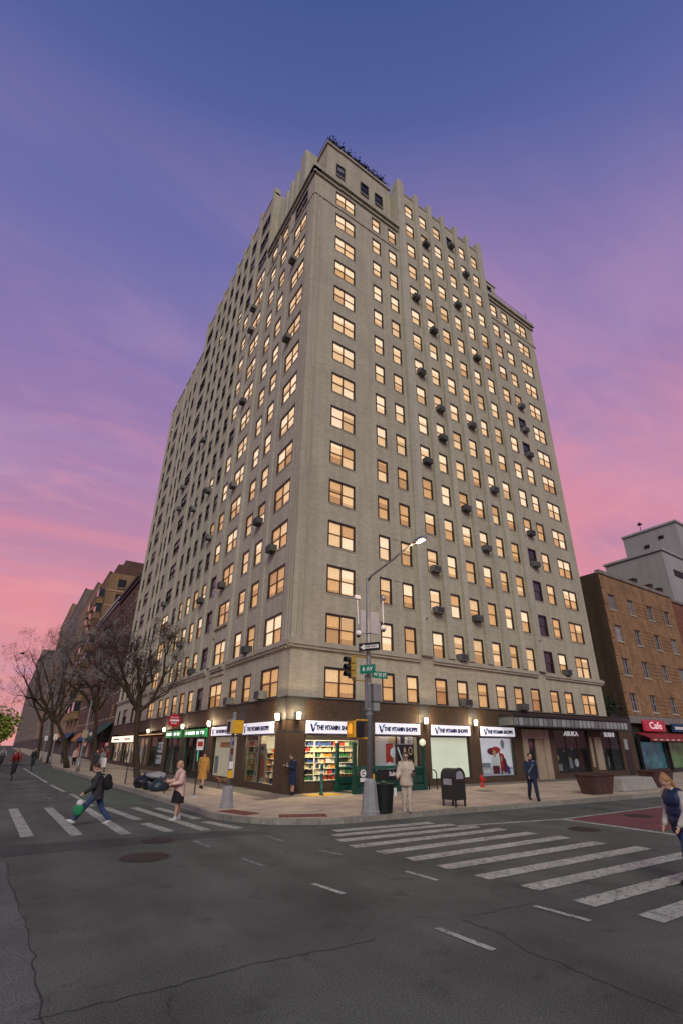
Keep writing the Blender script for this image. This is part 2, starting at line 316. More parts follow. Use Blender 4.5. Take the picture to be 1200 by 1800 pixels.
for k, s in enumerate('YLNO'):
    o = text('lane_lettering', s, 1.25, FAINT, road, (-10.15+.62*k, 6.0-.28*k, .006), (0, 0, R(-10)), .002, xs=.5); o.scale = (1, 1.5, 1)
strip('lane_lettering', (-10.3, 10.4), (-8.5, 9.3), .35, FAINT); strip('lane_lettering', (-10.4, 13.2), (-8.8, 12.3), .4, FAINT); strip('lane_lettering', (-10.4, 17), (-8.9, 16), .4, FAINT)
GREENL = mat('faded_green_lane', (.085, .115, .085), .8, .2, 1.2, bump=.3, bscale=120); wear(GREENL, .3, .5, (.07, .075, .07), 3)
quad('bicycle_lane', [(-7.55, 1.6), (-5.6, .6), (-6.0, 16), (-6.5, 60), (-8.7, 60), (-8.25, 20)], GREENL, .004)
strip('lane_line', (-7.7, 1.0), (-7.85, 7), .2, MARK); strip('lane_line', (-8.0, 8.5), (-8.25, 14), .2, MARK); strip('lane_line', (-8.3, 16), (-8.9, 40), .2, MARK)
strip('lane_line', (-10.9, 2.4), (-11.2, 40), .14, MARK)
REDL = mat('faded_red_bus_lane', (.145, .045, .046), .8, .15, 1.5, bump=.3, bscale=120); wear(REDL, .28, .46, (.08, .05, .05), 4)
quad('bus_lane', [(4.75, -11.15), (60, -11.9), (60, -15.4), (4.95, -14.0)], REDL, .004)
strip('lane_line', (.6, -10.2), (4.6, -11.02), .16, MARK); strip('lane_line', (4.6, -11.05), (60, -11.8), .14, MARK, .0085); strip('stop_line', (4.62, -11.1), (4.5, -15.4), .26, MARK, .009)
CRACK = mat('tar_crack', (.036, .038, .036), .8, .2, 20)
def crack(pts, w=.022):
    w *= .55
    P = []
    for (a, b) in zip(pts, pts[1:]):
        for k in range(7):
            t = k/7; P.append((a[0]+(b[0]-a[0])*t+rnd.uniform(-.035, .035), a[1]+(b[1]-a[1])*t+rnd.uniform(-.035, .035)))
    P.append(pts[-1]); mb = MB()
    W = [w*rnd.uniform(.35, 1.2)*(1 if 0 < i < len(P)-1 else .1) for i in range(len(P))]
    for i in range(len(P)-1):
        a = Vector(P[i]); b = Vector(P[i+1]); d = (b-a).normalized(); s = Vector((-d.y, d.x))
        mb.poly([(*(a+s*W[i]/2), .005), (*(b+s*W[i+1]/2), .005), (*(b-s*W[i+1]/2), .005), (*(a-s*W[i]/2), .005)])
    mb.build('crack', CRACK, road)
crack([(-10.4,-15.75),(-9.9,-15.77),(-9.2,-15.81),(-8.45,-15.75),(-7.8,-15.83),(-7.2,-15.95),(-6.7,-15.9)], .03)
crack([(-10.5,-8.5),(-10.48,-10.3),(-10.33,-12.5),(-10.26,-14.2),(-10.27,-15.4),(-10.3,-17.5)], .035)
crack([(-5.35,-15.97),(-5.29,-16.65),(-5.5,-17.16),(-5.48,-17.73),(-5.55,-18.37),(-5.51,-18.9)], .028)
crack([(-5.35,-15.97),(-4.6,-16.05),(-3.7,-16.13)], .018); crack([(-9.2,-15.9),(-9.3,-16.2),(-9.35,-16.6)], .016)
crack([(-7.2,-15.95),(-6.2,-15.2),(-5.35,-15.97)], .012); crack([(-6.2,-10.5),(-5.4,-12.2),(-5.2,-13.4),(-4.0,-14.6)], .014)
IRON = mat('manhole_iron', (.030, .025, .022), .5, .3, 12, metal=.4, bump=.5, bscale=60)
IRON2 = mat('manhole_worn_ring', (.05, .045, .042), .5, .25, 9, metal=.4)
def manhole(x, y, r, label):
    t = thing('manhole_cover', label, 'manhole', (x, y, 0), 0, 'manhole covers in the road')
    MB().lathe([(r*1.12, 0.0), (r*1.12, .009), (r*1.02, .0095)], n=36).build('frame', IRON2, t)
    MB().lathe([(r, .0), (r, .011), (r*.3, .012), (.001, .012)], n=36).build('cover', IRON, t)
    m = MB()
    for k in range(-4, 5):
        for j in range(-4, 5):
            if math.hypot(k, j) < 4.4: m.box((k*r*.21-.03*r/.4, j*r*.21-.03*r/.4, .011), (k*r*.21+.03*r/.4, j*r*.21+.03*r/.4, .016))
    m.build('tread', IRON2, t)
manhole(-8.05, -9.55, .46, 'large round rusty manhole cover left of centre in the dark intersection')
manhole(-7.35, -7.75, .38, 'small manhole cover by the avenue crossing bars')
manhole(3.3, -12.6, .4, 'manhole cover just left of the red bus lane'); manhole(7.6, -12.0, .42, 'manhole cover set in the red bus lane')

# ------------------------------------------------------------------ pavement
SIDE = mat('pavement_concrete', (.43, .345, .255), .85, .20, 1.6, bump=.25, bscale=70, rand=.10)
wear(SIDE, .30, .36, (.17, .14, .11), 7)
SIDEB = mat('pavement_joint', (.14, .12, .10), .9, .1, 3)
CURB = mat('granite_kerb', (.23, .22, .185), .7, .25, 8, rand=.15)
def xc(y): return max(-6.4, -5.0-.035*y)
def yc(x): return max(-11.0, -7.95-.07*(x+.8))
cur = [(xc(y), y) for y in (420, 200, 120, 80, 60)]+[(xc(y), y) for y in [40-2.4*k for k in range(0, 19)] if y > -4]
cx0, cy0 = -1.2, -4.3
for k in range(0, 9):
    a = math.pi+math.pi/2*k/8; cur.append((cx0+3.72*math.cos(a), cy0+3.72*math.sin(a)))
cur += [(x, yc(x)) for x in [1.2+2.4*k for k in range(0, 15)]]+[(60, yc(60)), (120, yc(120))]
pav = MB().prism([(x, y, -.3) for x, y in cur]+[(120, 420, -.3)], (0, 0, .45)).build('pavement', SIDEB, kind='structure')
for (a, b) in zip(cur, cur[1:]):
    a_ = Vector((*a, 0)); b_ = Vector((*b, 0)); d = (b_-a_)
    if d.length > 3: continue
    L_ = d.length; d.normalize(); s = Vector((-d.y, d.x, 0)); g = d*.006
    ptsk = [a_+g-s*.02, b_-g-s*.02, b_-g+s*.15, a_+g+s*.15]
    MB().prism([(p.x, p.y, -.02) for p in ptsk], (0, 0, .183+rnd.uniform(-.004, .004))).build('kerb_stone', CURB, pav)
def inside(x, y): 
    if x > -1.2: return y > yc(x)+.22 and y < -.02 if x > -.05 else y > yc(x)+.22
    if y > -4.3: return x > xc(y)+.22 and x < 0
    return math.hypot(x-cx0, y-cy0) < 3.5
GX, GY = 1.52, 1.50
for i in range(-4, 24):
    for j in range(-8, 22):
        x0, y0 = i*GX, j*GY
        P = [(x0, y0), (x0+GX, y0), (x0+GX, y0+GY), (x0, y0+GY)]
        if not all(inside(px*.999+(x0+GX/2)*.001, py*.999+(y0+GY/2)*.001) for px, py in P): continue
        if i >= 0 and j >= 0: continue
        z = .158+rnd.uniform(-.002, .003); g = .007
        MB().box((x0+g, y0+g, .1), (x0+GX-g, y0+GY-g, z)).build('paving_slab', SIDE, pav)
# plain margins between slabs and kerb
def off(p, w):
    i = cur.index(p); a = Vector(cur[max(i-1, 0)]); b = Vector(cur[min(i+1, len(cur)-1)]); d = (b-a).normalized(); return (p[0]-d.y*w, p[1]+d.x*w)
mg = MB()
for (a, b) in zip(cur[3:], cur[4:]):
    mg.poly([(*off(a, .15), .1545), (*off(b, .15), .1545), (*off(b, 1.9), .1545), (*off(a, 1.9), .1545)])
mg.poly([(-6.2, 30, .1543), (0, 30, .1543), (0, 400, .1543), (-6.2, 400, .1543)]); mg.poly([(34, -9.9, .1543), (110, -9.9, .1543), (110, 0, .1543), (34, 0, .1543)])
mg.build('pavement_margin', SIDE, pav)
TACR = mat('red_tactile_paving', (.16, .05, .04), .8, .2, 6, bump=.6, bscale=60)
TACY = mat('yellow_tactile_paving', (.60, .36, .03), .8, .15, 6, bump=.5, bscale=60)
def tact(c, ang, w, d, m, lab):
    t = MB().box((-w/2, -d/2, 0), (w/2, d/2, .012)); 
    for i in range(int(w/.12)):
        for j in range(int(d/.12)): t.box((-w/2+.06+i*.12-.02, -d/2+.06+j*.12-.02, .012), (-w/2+.06+i*.12+.02, -d/2+.06+j*.12+.02, .018))
    t.build('tactile_paving', m, pav, loc=(c[0], c[1], .158), rz=R(ang), label=lab)
tact((-2.75, -6.85), -25, 1.5, .6, TACR, 'dark red tactile strip at the corner ramp')
tact((-4.15, -5.0), -75, 1.5, .6, TACR, 'dark red tactile strip at the avenue crossing ramp')
tact((1.35, -1.25), 0, 1.7, 1.0, TACY, 'yellow tactile strip in front of the station stairs')
# cellar hatch plates on the pavement
for (x, y) in [(-1.6, -1.6), (9.3, -3.8)]:
    MB().box((-.45, -.3, 0), (.45, .3, .01)).build('hatch_plate', IRON2, pav, loc=(x, y, .158))

# ================================================================== the corner tower
FH = 2.881
def ztop(n): return 6.09 if n == 2 else 9.029+FH*(n-3)
def zbot(n): return 4.50 if n == 2 else ztop(n)-1.714
tower = thing('apartment_tower', 'tall pale brick corner apartment building with rows of lit windows', 'building')
def P(face, u, d, z): return (u, -d, z) if face == 'R' else (-d, u, z)
def fbox(mb, face, u0, u1, d0, d1, z0, z1, m=0): return mb.box(P(face, u0, d0, z0), P(face, u1, d1, z1), m)
RC = [(2.05,4.03),(5.85,6.80),(7.67,8.63),(9.98,11.03),(11.88,12.88),(13.75,14.80),(15.60,16.65),(17.5,18.5),(19.36,20.45),(21.65,22.75),(23.47,24.57),(25.77,27.78)]
LC = [(1.2,3.45),(4.82,6.05),(6.98,8.2),(9.65,12.05),(13.5,14.8),(15.8,17.05),(18.0,19.3),(20.25,21.6),(22.6,23.95),(24.9,26.2),(28.0,30.4),(32.9,34.1),(35.0,36.2),(37.1,38.3),(40.8,43.1),(45.0,46.2)]
RTOP = [16]*3+[18]*6+[16]*3
LTOP = [16]*3+[19]*8+[17]*5
WR, WL = 28.95, 48.0
def facade(face, u0, u1, z0, z1, wins, name, parent=None, m=None):
    us = sorted({u0, u1, *[u for w in wins for u in w[:2]]}); zs = sorted({z0, z1, *[z for w in wins for z in w[2:4]]})
    opened = set()
    for w in wins:
        for i in range(len(us)-1):
            if us[i] >= w[0]-1e-6 and us[i+1] <= w[1]+1e-6:
                for j in range(len(zs)-1):
                    if zs[j] >= w[2]-1e-6 and zs[j+1] <= w[3]+1e-6: opened.add((i, j))
    mb = MB()
    for i in range(len(us)-1):
        j = 0
        while j < len(zs)-1:
            if (i, j) in opened: j += 1; continue
            k = j
            while k+1 < len(zs)-1 and (i, k+1) not in opened: k += 1
            mb.poly([P(face, us[i], 0, zs[j]), P(face, us[i+1], 0, zs[j]), P(face, us[i+1], 0, zs[k+1]), P(face, us[i], 0, zs[k+1])]); j = k+1
    D = -.24
    for (a, b, c, d) in wins:
        mb.poly([P(face,a,0,c),P(face,a,D,c),P(face,a,D,d),P(face,a,0,d)]); mb.poly([P(face,b,0,c),P(face,b,D,c),P(face,b,D,d),P(face,b,0,d)])
        mb.poly([P(face,a,0,d),P(face,a,D,d),P(face,b,D,d),P(face,b,0,d)]); mb.poly([P(face,a,0,c),P(face,a,D,c),P(face,b,D,c),P(face,b,0,c)])
    return mb.build(name, m or WALL, parent or tower)
def wins_of(cols, tops, lo, hi): return [(c[0], c[1], zbot(n), ztop(n)) for c, t in list(zip(cols, tops))[lo:hi] for n in range(2, t+1)]
ZB = 4.405
facade('R', 0, 8.9, ZB, 47.6, wins_of(RC, RTOP, 0, 3), 'wall'); facade('R', 8.9, 21.05, ZB, 53.7, wins_of(RC, RTOP, 3, 9), 'wall'); facade('R', 21.05, WR, ZB, 47.6, wins_of(RC, RTOP, 9, 12), 'wall')
facade('L', 0, 9.05, ZB, 47.6, wins_of(LC, LTOP, 0, 3), 'wall'); facade('L', 9.05, 30.95, ZB, 57.2, wins_of(LC, LTOP, 3, 11), 'wall'); facade('L', 30.95, WL, ZB, 53.3, wins_of(LC, LTOP, 11, 16), 'wall')
# solid cores and roofs
core = MB(); core.box((.5, .5, ZB), (WR-.05, WL-.05, 47.4)); core.box((1.7, .95, 47.4), (8.9, 9.0, 54.3)); core.box((8.95, .5, 47.4), (21.0, 14, 53.4)); core.box((.5, 9.1, 47.4), (14, 30.9, 56.9)); core.box((.5, 31, 47.4), (14, 47.95, 53.1)); core.box((21.1, 2.2, 47.4), (25.0, 14, 51.4))
core.build('core', DARKIN, tower)
side = MB(); side.poly([(WR, 0, 4.4), (WR, WL, 4.4), (WR, WL, 47.6), (WR, 0, 47.6)]); side.build('wall', WALL, tower); side = MB(); side.poly([(0, WL, 4.4), (WR, WL, 4.4), (WR, WL, 53), (0, WL, 53)]); side.build('wall', WALL, tower)
rf = MB()
for (x0, y0, x1, y1, z) in [(.0,.0,8.9,9,47.6),(8.9,0,21.05,14,53.5),(21.05,0,WR,14,47.55),(0,9.05,14,30.95,57.0),(0,30.95,14,WL,53.2),(14,14,WR,WL,47.5)]: rf.poly([(x0,y0,z),(x1,y0,z),(x1,y1,z),(x0,y1,z)])
rf.build('roof', DARKIN, tower)
# vertical returns of the raised centre bays
rt_ = MB()
for pl in ([(8.9,0,47.6),(8.9,14,47.6),(8.9,14,53.7),(8.9,0,53.7)], [(21.05,0,47.6),(21.05,14,47.6),(21.05,14,53.7),(21.05,0,53.7)],
  [(0,9.05,47.6),(14,9.05,47.6),(14,9.05,57.2),(0,9.05,57.2)], [(0,30.95,53.2),(14,30.95,53.2),(14,30.95,57.2),(0,30.95,57.2)]): MB().poly(pl).build('wall', WALL, tower)
# piers between the windows of the raised bays, with round-shouldered tops
def pier(face, uc, w, z0, z1, d=.24, back=.55):
    pts = [(uc-w/2, z0), (uc+w/2, z0), (uc+w/2, z1-.55*w)]
    for k in range(1, 6): a = math.pi*k/6; pts.append((uc+w/2*math.cos(a), z1-.55*w+.55*w*math.sin(a)))
    pts.append((uc-w/2, z1-.55*w))
    a = [P(face, u, -.002, z) for u, z in pts]
    v = Vector(P(face, 0, d, 0))-Vector(P(face, 0, -.002, 0))
    mb = MB().prism(a, v)
    zt = 53.5 if face == 'R' else 57.0
    if z1 > zt:    # the head runs back over the parapet
        pts2 = [(u, max(z, zt)) for u, z in pts]
        mb.prism([P(face, u, -back, z) for u, z in pts2], Vector(P(face, 0, back-.004, 0)))
    mb.build('pier', PIERM, tower)
for uc, w in [(9.34,.86),(11.455,.52),(13.315,.5),(15.2,.5),(17.075,.52),(18.93,.5),(20.9,.72)]: pier('R', uc, w, 7.35, 55.1 if w > .6 else 54.75)
for uc, w in [(9.3,.5),(12.75,.6),(15.3,.5),(17.5,.5),(19.75,.5),(22.1,.5),(24.4,.5),(27.1,.6),(30.7,.5)]: pier('L', uc, w, 7.35, 58.6 if w > .55 else 58.2, .13)
for uc in (34.55, 36.65, 39.5, 44.1, 47.0): pier('L', uc, .4, 7.35, 53.9, .12)
for uc in (4.15, 6.5): pier('L', uc, .3, 7.35, 47.2, .07)
# parapet caps between pier heads
cp = MB()
fbox(cp, 'R', 8.9, 21.05, .06, -.45, 53.62, 53.8); cp.build('parapet_coping', TRIM, tower); cp = MB(); fbox(cp, 'L', 9.05, 30.95, .06, -.45, 57.1, 57.3); cp.build('parapet_coping', TRIM, tower); cp = MB(); fbox(cp, 'L', 30.95, WL, .08, -.45, 53.2, 53.4); cp.build('parapet_coping', TRIM, tower)
for face, segs in (('R', [(-.22, 8.75), (9.9, 20.4), (21.35, WR+.22)]), ('L', [(-.215, 9.0), (9.6, 12.1), (13.1, 26.7), (27.9, 30.4), (31.1, WL)])):
    for (a, b) in segs:
        m = MB(); fbox(m, face, a, b, -.01, .14, 6.92, 7.06); fbox(m, face, a-.03, b+.03, -.01, .22, 7.062, 7.27); fbox(m, face, a, b, -.01, .10, 7.272, 7.36); m.build('belt_course', TRIM, tower)
# cornice and string courses on the lower wings
for face, segs in (('R', [(-.3, 8.85), (21.3, WR+.25)]), ('L', [(-.295, 9.0)])):
    for (a, b) in segs:
        m = MB(); fbox(m, face, a+.1, b, -.01, .16, 46.85, 47.05); fbox(m, face, a, b, -.4, .32, 47.25, 47.52); fbox(m, face, a+.05, b, -.3, .2, 47.522, 47.95); m.build('cornice', TRIM, tower)
        m = MB(); fbox(m, face, max(a, 0)+.02, b, -.01, .07, 44.22, 44.36); m.build('string_course', TRIM, tower)
for n in (4, 5):
    m = MB(); fbox(m, 'R', 7.0, 7.5, -.01, .03, ztop(n)-.06, ztop(n)+.02); m.build('string_course', TRIM, tower)
m = MB()
for u in (.28, .62): fbox(m, 'R', u, u+.13, -.01, .06, 7.37, 44.2)
fbox(m, 'R', .2, .83, -.01, .05, 7.36, 7.6); m.build('corner_moulding', TRIM, tower)
m = MB()
for u in (.25, .55): fbox(m, 'L', u, u+.1, -.01, .05, 7.37, 44.2)
m.build('corner_moulding', TRIM, tower)
# moulded hood over the wide third-floor windows on the avenue face
for a, b in ((9.35, 12.35), (27.7, 30.7)):
    m = MB(); fbox(m, 'L', a, b, -.01, .14, 10.0, 10.16); fbox(m, 'L', a, a+.14, -.01, .12, 9.45, 10.0); fbox(m, 'L', b-.14, b, -.01, .12, 9.45, 10.0); m.build('window_hood', TRIM, tower); m = MB(); fbox(m, 'L', a+.1, b-.1, -.01, .10, 6.6, 6.75); m.build('window_apron', TRIM, tower)

# ---- windows
SASH = mat('warm_brown_sash', (.13, .06, .03), .5, .15, 5)  # lighter than the frame: light on the sash bars put into the colour
_fm = {}
def frame_mesh(w, h, wide):
    k = (round(w, 2), round(h, 2), wide)
    if k in _fm: return _fm[k]
    mb = MB(); t = .10; y0, y1 = .004, .19
    mb.box((0, y0, 0), (t, y1, h)); mb.box((w-t, y0, 0), (w, y1, h)); mb.box((t, y0, h-.13), (w-t, y1, h)); mb.box((t, y0, 0), (w-t, y1, .07))
    mb.box((t, .07, h*.5-.03), (w-t, y1-.01, h*.5+.03), 2)
    if wide: mb.box((w/2-.05, .05, t), (w/2+.05, y1-.005, h-t), 2)
    mb.box((-.03, -.03, -.07), (w+.03, .2, -.002), 1)
    _fm[k] = mb.mesh('window', [FRAME, TRIM, SASH]); return _fm[k]
_pm = {}
def pane_mesh(w, h, m):
    k = (round(w, 2), round(h, 2), m.name)
    if k not in _pm: _pm[k] = MB().box((0, 0, 0), (w, .012, h)).mesh('pane', m)
    return _pm[k]
def pane_mats(face, col, n):
    r = rnd.random
    if face == 'R':
        dark = (col == 9 and n in (3, 4, 5, 6)) or (col == 10 and n in (10, 11)) or (col == 6 and n == 18)
    else:
        lit = col <= 3 and n <= 16 or (col == 3 and n <= 16) or (col == 4 and r() < .8 and n <= 15) or (col in (5, 6, 7, 8, 9) and (n <= 4 or (n == 5 and col < 9) or r() < .05)) or (col == 10 and n <= 5) or r() < .012
        if col == 0 and n == 16: lit = False
        dark = not lit
    if dark:
        return [(GLASSD if r() < .62 else GLASSC) if face == 'L' else GLASSD for _ in range(2)]*2
    out_ = []
    for s in range(2):        # each half: upper sash mostly given a brighter glow than the lower
        if n == 2: up_, lo_ = (1 if r() < .25 else 2), (2 if r() < .75 else 3)
        elif n <= 7: up_, lo_ = (0 if r() < .28 else 1 if r() < .55 else 2), (0 if r() < .12 else 1 if r() < .3 else 2)
        else: up_, lo_ = (0 if r() < .82 else 1), (0 if r() < .25 else 1 if r() < .8 else 2)
        out_.append((LIT[up_], LIT[lo_]))
    return [out_[0][0], out_[0][1], out_[1][0], out_[1][1]]
def window(face, u0, u1, z0, z1, wide, mats, parent):
    w, h = u1-u0, z1-z0; me = frame_mesh(w, h, wide)
    o = bpy.data.objects.new('window', me); COL.objects.link(o); o.parent = parent
    if face == 'R': o.location = (u0, 0, z0)
    else: o.location = (0, u1, z0); o.rotation_euler = (0, 0, -math.pi/2)
    t = .10; spans = [(t, w/2-.05), (w/2+.05, w-t)] if wide else [(t, w-t)]
    for i, (a, b) in enumerate(spans):
        for j, (c, d, dy) in enumerate(((h*.5+.03, h-.13, .10), (.07, h*.5-.03, .13))):
            pm = pane_mesh(b-a, d-c, mats[i*2+j]); p = bpy.data.objects.new('pane', pm); COL.objects.link(p); p.parent = o; p.location = (a, dy, c)
jobs = []
for f, cols, tops in (('R', RC, RTOP), ('L', LC, LTOP)):
    for c, (cc, t) in enumerate(zip(cols, tops)):
        for n in range(2, t+1): jobs.append((f, c, cc, n))
near = [j for j in jobs if j[0] == 'R' or j[1] <= 4 or (j[1] <= 7 and j[3] <= 8)]
near = near[:300]; nearset = set((j[0], j[1], j[3]) for j in near)
far_f, far_p = MB(), {}
for (f, c, (a, b), n) in jobs:
    wide = b-a > 1.8; ms = pane_mats(f, c, n)
    if (f, c, n) in nearset: window(f, a, b, zbot(n), ztop(n), wide, ms, tower)
    else:
        z0, z1 = zbot(n), ztop(n); t = .10; h = z1-z0
        for (u0, u1, y0, y1) in ((a, a+t, z0, z1), (b-t, b, z0, z1), (a+t, b-t, z1-t, z1), (a+t, b-t, z0, z0+t), (a+t, b-t, z0+h/2-.03, z0+h/2+.03)): fbox(far_f, f, u0, u1, -.006, -.19, y0, y1)
        if wide: fbox(far_f, f, (a+b)/2-.05, (a+b)/2+.05, -.06, -.185, z0+t, z1-t)
        fbox(far_f, f, a-.03, b+.03, .03, -.2, z0-.07, z0-.002, 1)
        for i, (p, q) in enumerate([(a+t, (a+b)/2-.05), ((a+b)/2+.05, b-t)] if wide else [(a+t, b-t)]):
            fbox(far_p.setdefault(ms[i*2].name, MB()), f, p, q, -.10, -.115, z0+h/2+.03, z1-t); fbox(far_p.setdefault(ms[i*2+1].name, MB()), f, p, q, -.13, -.145, z0+t, z0+h/2-.03)
far_f.build('far_windows', [FRAME, TRIM], tower, kind='stuff')
for k, mb in far_p.items(): mb.build('far_panes', MATS[k], tower, kind='stuff')

# ---- penthouse set back above the corner
ph = MB(); Z0, Z1 = 47.6, 54.5
ph.poly([(1.6, .9, Z0), (8.9, .9, Z0), (8.9, .9, Z1), (1.6, .9, Z1)]); ph.poly([(1.6, .9, Z0), (1.6, 9.05, Z0), (1.6, 9.05, Z1), (1.6, .9, Z1)]); ph.poly([(1.6, .9, Z1), (8.9, .9, Z1), (8.9, 9.05, Z1), (1.6, 9.05, Z1)])
ph.build('penthouse', WALL, tower); MB().box((22.2, 1.0, 47.55), (24.6, 6, 51.9)).build('penthouse', WALL, tower); MB().box((24.61, 1.6, 47.55), (27.0, 6, 49.9)).build('penthouse', WALL, tower)
for ca, cb in (((1.45, .75, 54.38), (8.9, .92, 54.62)), ((1.45, .921, 54.38), (1.6, 9.0, 54.62)), ((22.1, .9, 51.8), (24.7, 6, 51.98)), ((24.5, 1.5, 49.8), (27.1, 6, 49.98))): MB().box(ca, cb).build('parapet_coping', TRIM, tower)
for (a, b) in ((2.55, 3.45), (5.25, 6.15), (6.95, 7.85)):
    o = link('window', frame_mesh(b-a, 1.6, False), tower, (a, .78, 50.6))
    link('pane', pane_mesh(b-a-.17, .72, GLASSC if a < 3 else GLASSD), o, (.085, .10, .8)); link('pane', pane_mesh(b-a-.17, .7, GLASSD), o, (.085, .11, .09))
o = link('window', frame_mesh(.9, 1.5, False), tower, (22.8, .88, 49.6)); link('pane', pane_mesh(.73, 1.3, GLASSD), o, (.085, .11, .09))
# stepped buttress wall on the avenue side of the penthouse
for uc, w, z in [(3.3, .95, 55.6), (4.7, .42, 54.7), (5.8, .42, 54.7), (6.9, .42, 54.7), (8.0, .42, 54.9)]:
    m = MB(); pts = [(uc-w/2, 47.6), (uc+w/2, 47.6), (uc+w/2, z-.5*w)]+[(uc+w/2*math.cos(math.pi*k/6), z-.5*w+.5*w*math.sin(math.pi*k/6)) for k in range(1, 6)]+[(uc-w/2, z-.5*w)]
    m.prism([(.35, u, zz) for u, zz in pts], (1.3, 0, 0)); m.build('pier', PIERM, tower)
m = MB(); m.box((.55, 3.0, 47.6), (1.6, 9.05, 54.0)); m.build('penthouse', WALL, tower)
rail = MB()
for k in range(13): rail.tube([(1.6+k*.6, .95, 54.6), (1.6+k*.6, .95, 55.5)], .018, 5)
for z in (55.05, 55.5): rail.tube([(1.55, .95, z), (8.9, .95, z)], .02, 5); rail.tube([(1.6, .95, z), (1.6, 4, z)], .02, 5)
rail.build('roof_railing', DARKM, tower)
rail = MB()
for k in range(12): rail.tube([(21.6+k*.62, .1, 47.95), (21.6+k*.62, .1, 48.8)], .018, 5)
for z in (48.4, 48.8): rail.tube([(21.5, .1, z), (28.7, .1, z)], .02, 5)
rail.tube([(28.6, .1, 48), (28.6, .1, 49.6)], .03, 5)
rail.build('roof_railing', DARKM, tower)
LEAFD = mat('dark_roof_foliage', (.025, .035, .018), .8, .4, 6, rand=.2)
for k in range(7):
    m = MB(); bx = 2.3+k*.95; 
    for q in range(230):
        c = Vector((bx+rnd.gauss(0, .32), 1.2+rnd.gauss(0, .18), 55.0+abs(rnd.gauss(0, .55)))); a, b = Vector([rnd.uniform(-1, 1) for _ in range(3)]).normalized()*.11, Vector([rnd.uniform(-1, 1) for _ in range(3)]).normalized()*.08
        m.poly([c-a, c+b, c+a, c-b])
    t = thing('rooftop_shrub', f'dark shrub behind the penthouse railing, {ordw(k+1)} from the corner', 'shrub', (0, 0, 0), 0, 'rooftop shrubs')
    m.build('foliage', LEAFD, t); MB().box((bx-.35, 1.1, 54.5), (bx+.35, 1.6, 54.95)).build('planter', DARKM, t)

# ---- window air conditioners, each hung in its own window
ACM = mat('ac_housing', (.14, .14, .135), .6, .15, 6, rand=.55); ACG = mat('ac_grille', (.05, .052, .055), .6, .2, 30)
_acb = MB().box((-.33, -.42, 0), (.33, .06, .42)).mesh('casing', ACM)
_g = MB(); _g.box((-.29, -.425, .04), (.29, -.421, .38))
_gs = MB()
for k in range(7): _gs.box((-.29, -.435, .06+k*.047), (.29, -.426, .078+k*.047))
_ags = _gs.mesh('louvre', ACM); _acg = _g.mesh('grille', ACG)
_abr = MB().box((-.02, -.36, -.035), (.02, .02, -.002)).mesh('bracket', DARKM)
ACR = [(6,18),(6,15),(4,13),(3,14),(3,11),(4,10),(3,8),(4,9),(5,7),(6,6),(3,5),(3,4),(5,4),(4,3),(4,2),(7,2),(10,12),(10,11),(10,10),(9,7),(9,6),(10,3),(6,10),(7,8),(7,13),(4,17),(7,17)]
ACL = [(0,11),(0,14),(1,6),(0,5),(3,14),(1,3),(2,2),(0,2),(3,5),(5,5),(5,3),(3,8),(3,11),(6,9),(5,7),(10,11),(10,10),(8,12),(8,9),(3,15),(7,4),(10,6)]
for f, lst, cols in (('R', ACR, RC), ('L', ACL, LC)):
    for c, n in lst:
        a, b = cols[c]; u = (a+b)/2 if b-a < 1.8 else (a+.5 if f == 'R' else b-.55)
        st = 'street' if f == 'R' else 'avenue'
        t = thing('air_conditioner', f'grey window air conditioner on the {st} face, {ordw(n)} storey, {ordw(c+1)} window from the corner', 'air conditioner', P(f, u, .02, zbot(n)+.01), 0 if f == 'R' else -math.pi/2, 'window air conditioners on the tower')
        o = link('casing', _acb, t); link('grille', _acg, t); link('louvre', _ags, t); link('bracket', _abr, t, (-.23, 0, 0)); link('bracket', _abr, t, (.23, 0, 0))
REDB = mat('rusty_red_iron', (.16, .03, .02), .7, .3, 10)
for i, u in enumerate((9.3, 20.95)):
    t = thing('wall_anchor', ['small red iron anchor on the wide pier nearer the corner', 'small red iron anchor on the pier farther from the corner'][i], 'anchor', (u, -.18, 9.4), 0, 'red iron anchors on the piers')
    MB().prism([(-.3, 0, .35), (.3, 0, .35), (.28, 0, .2), (.1, 0, .1), (.08, 0, -.35), (-.08, 0, -.35), (-.1, 0, .1), (-.28, 0, .2)], (0, -.05, 0)).build('plate', REDB, t)
    MB().tube([(0, -.05, .22), (0, -.3, .3)], .03, 6).build('eye_bolt', REDB, t)

# ================================================================== ground floor of the tower
def panel(face, u0, u1, z0, z1, d, m, name, parent=tower, back=-.05):
    mb = MB(); fbox(mb, face, u0+.006, u1-.006, back, d, z0, z1); return bevel(mb.build(name, m, parent), .008, 1)
RB = [(-.1,1.0,1),(1.0,4.28,0),(4.28,5.2,1),(5.2,8.4,0),(8.4,9.25,1),(9.25,12.5,0),(12.5,13.45,1),(13.45,16.75,0),(16.75,17.6,1),(17.6,21.3,0),(21.3,25.5,0),(25.5,27.4,1),(27.4,30.1,0),(30.1,32.3,1)]
LB = [(-.094,1.05,1),(1.05,4.9,0),(4.9,6.0,1),(6.0,10.05,0),(10.05,11.05,1),(11.05,16.1,0),(16.1,16.9,1),(16.9,21.3,0),(21.3,22.2,1),(22.2,27,0),(27,27.9,1),(27.9,33,0),(33,33.8,1),(33.8,39.4,0),(39.4,40.2,1),(40.2,46.5,0),(46.5,48,1)]
for f, B in (('R', RB), ('L', LB)):
    for a, b, k in B:
        panel(f, a, b, 3.37, 4.405, .10, GRAN2 if k else GRAN, 'granite_panel')
        if k or (f == 'R' and a == 17.6): 
            if a < 17 or f == 'L' or k: panel(f, a if a > 0 else -.06, b, .15, 3.366, .06, GRAN, 'granite_pier')
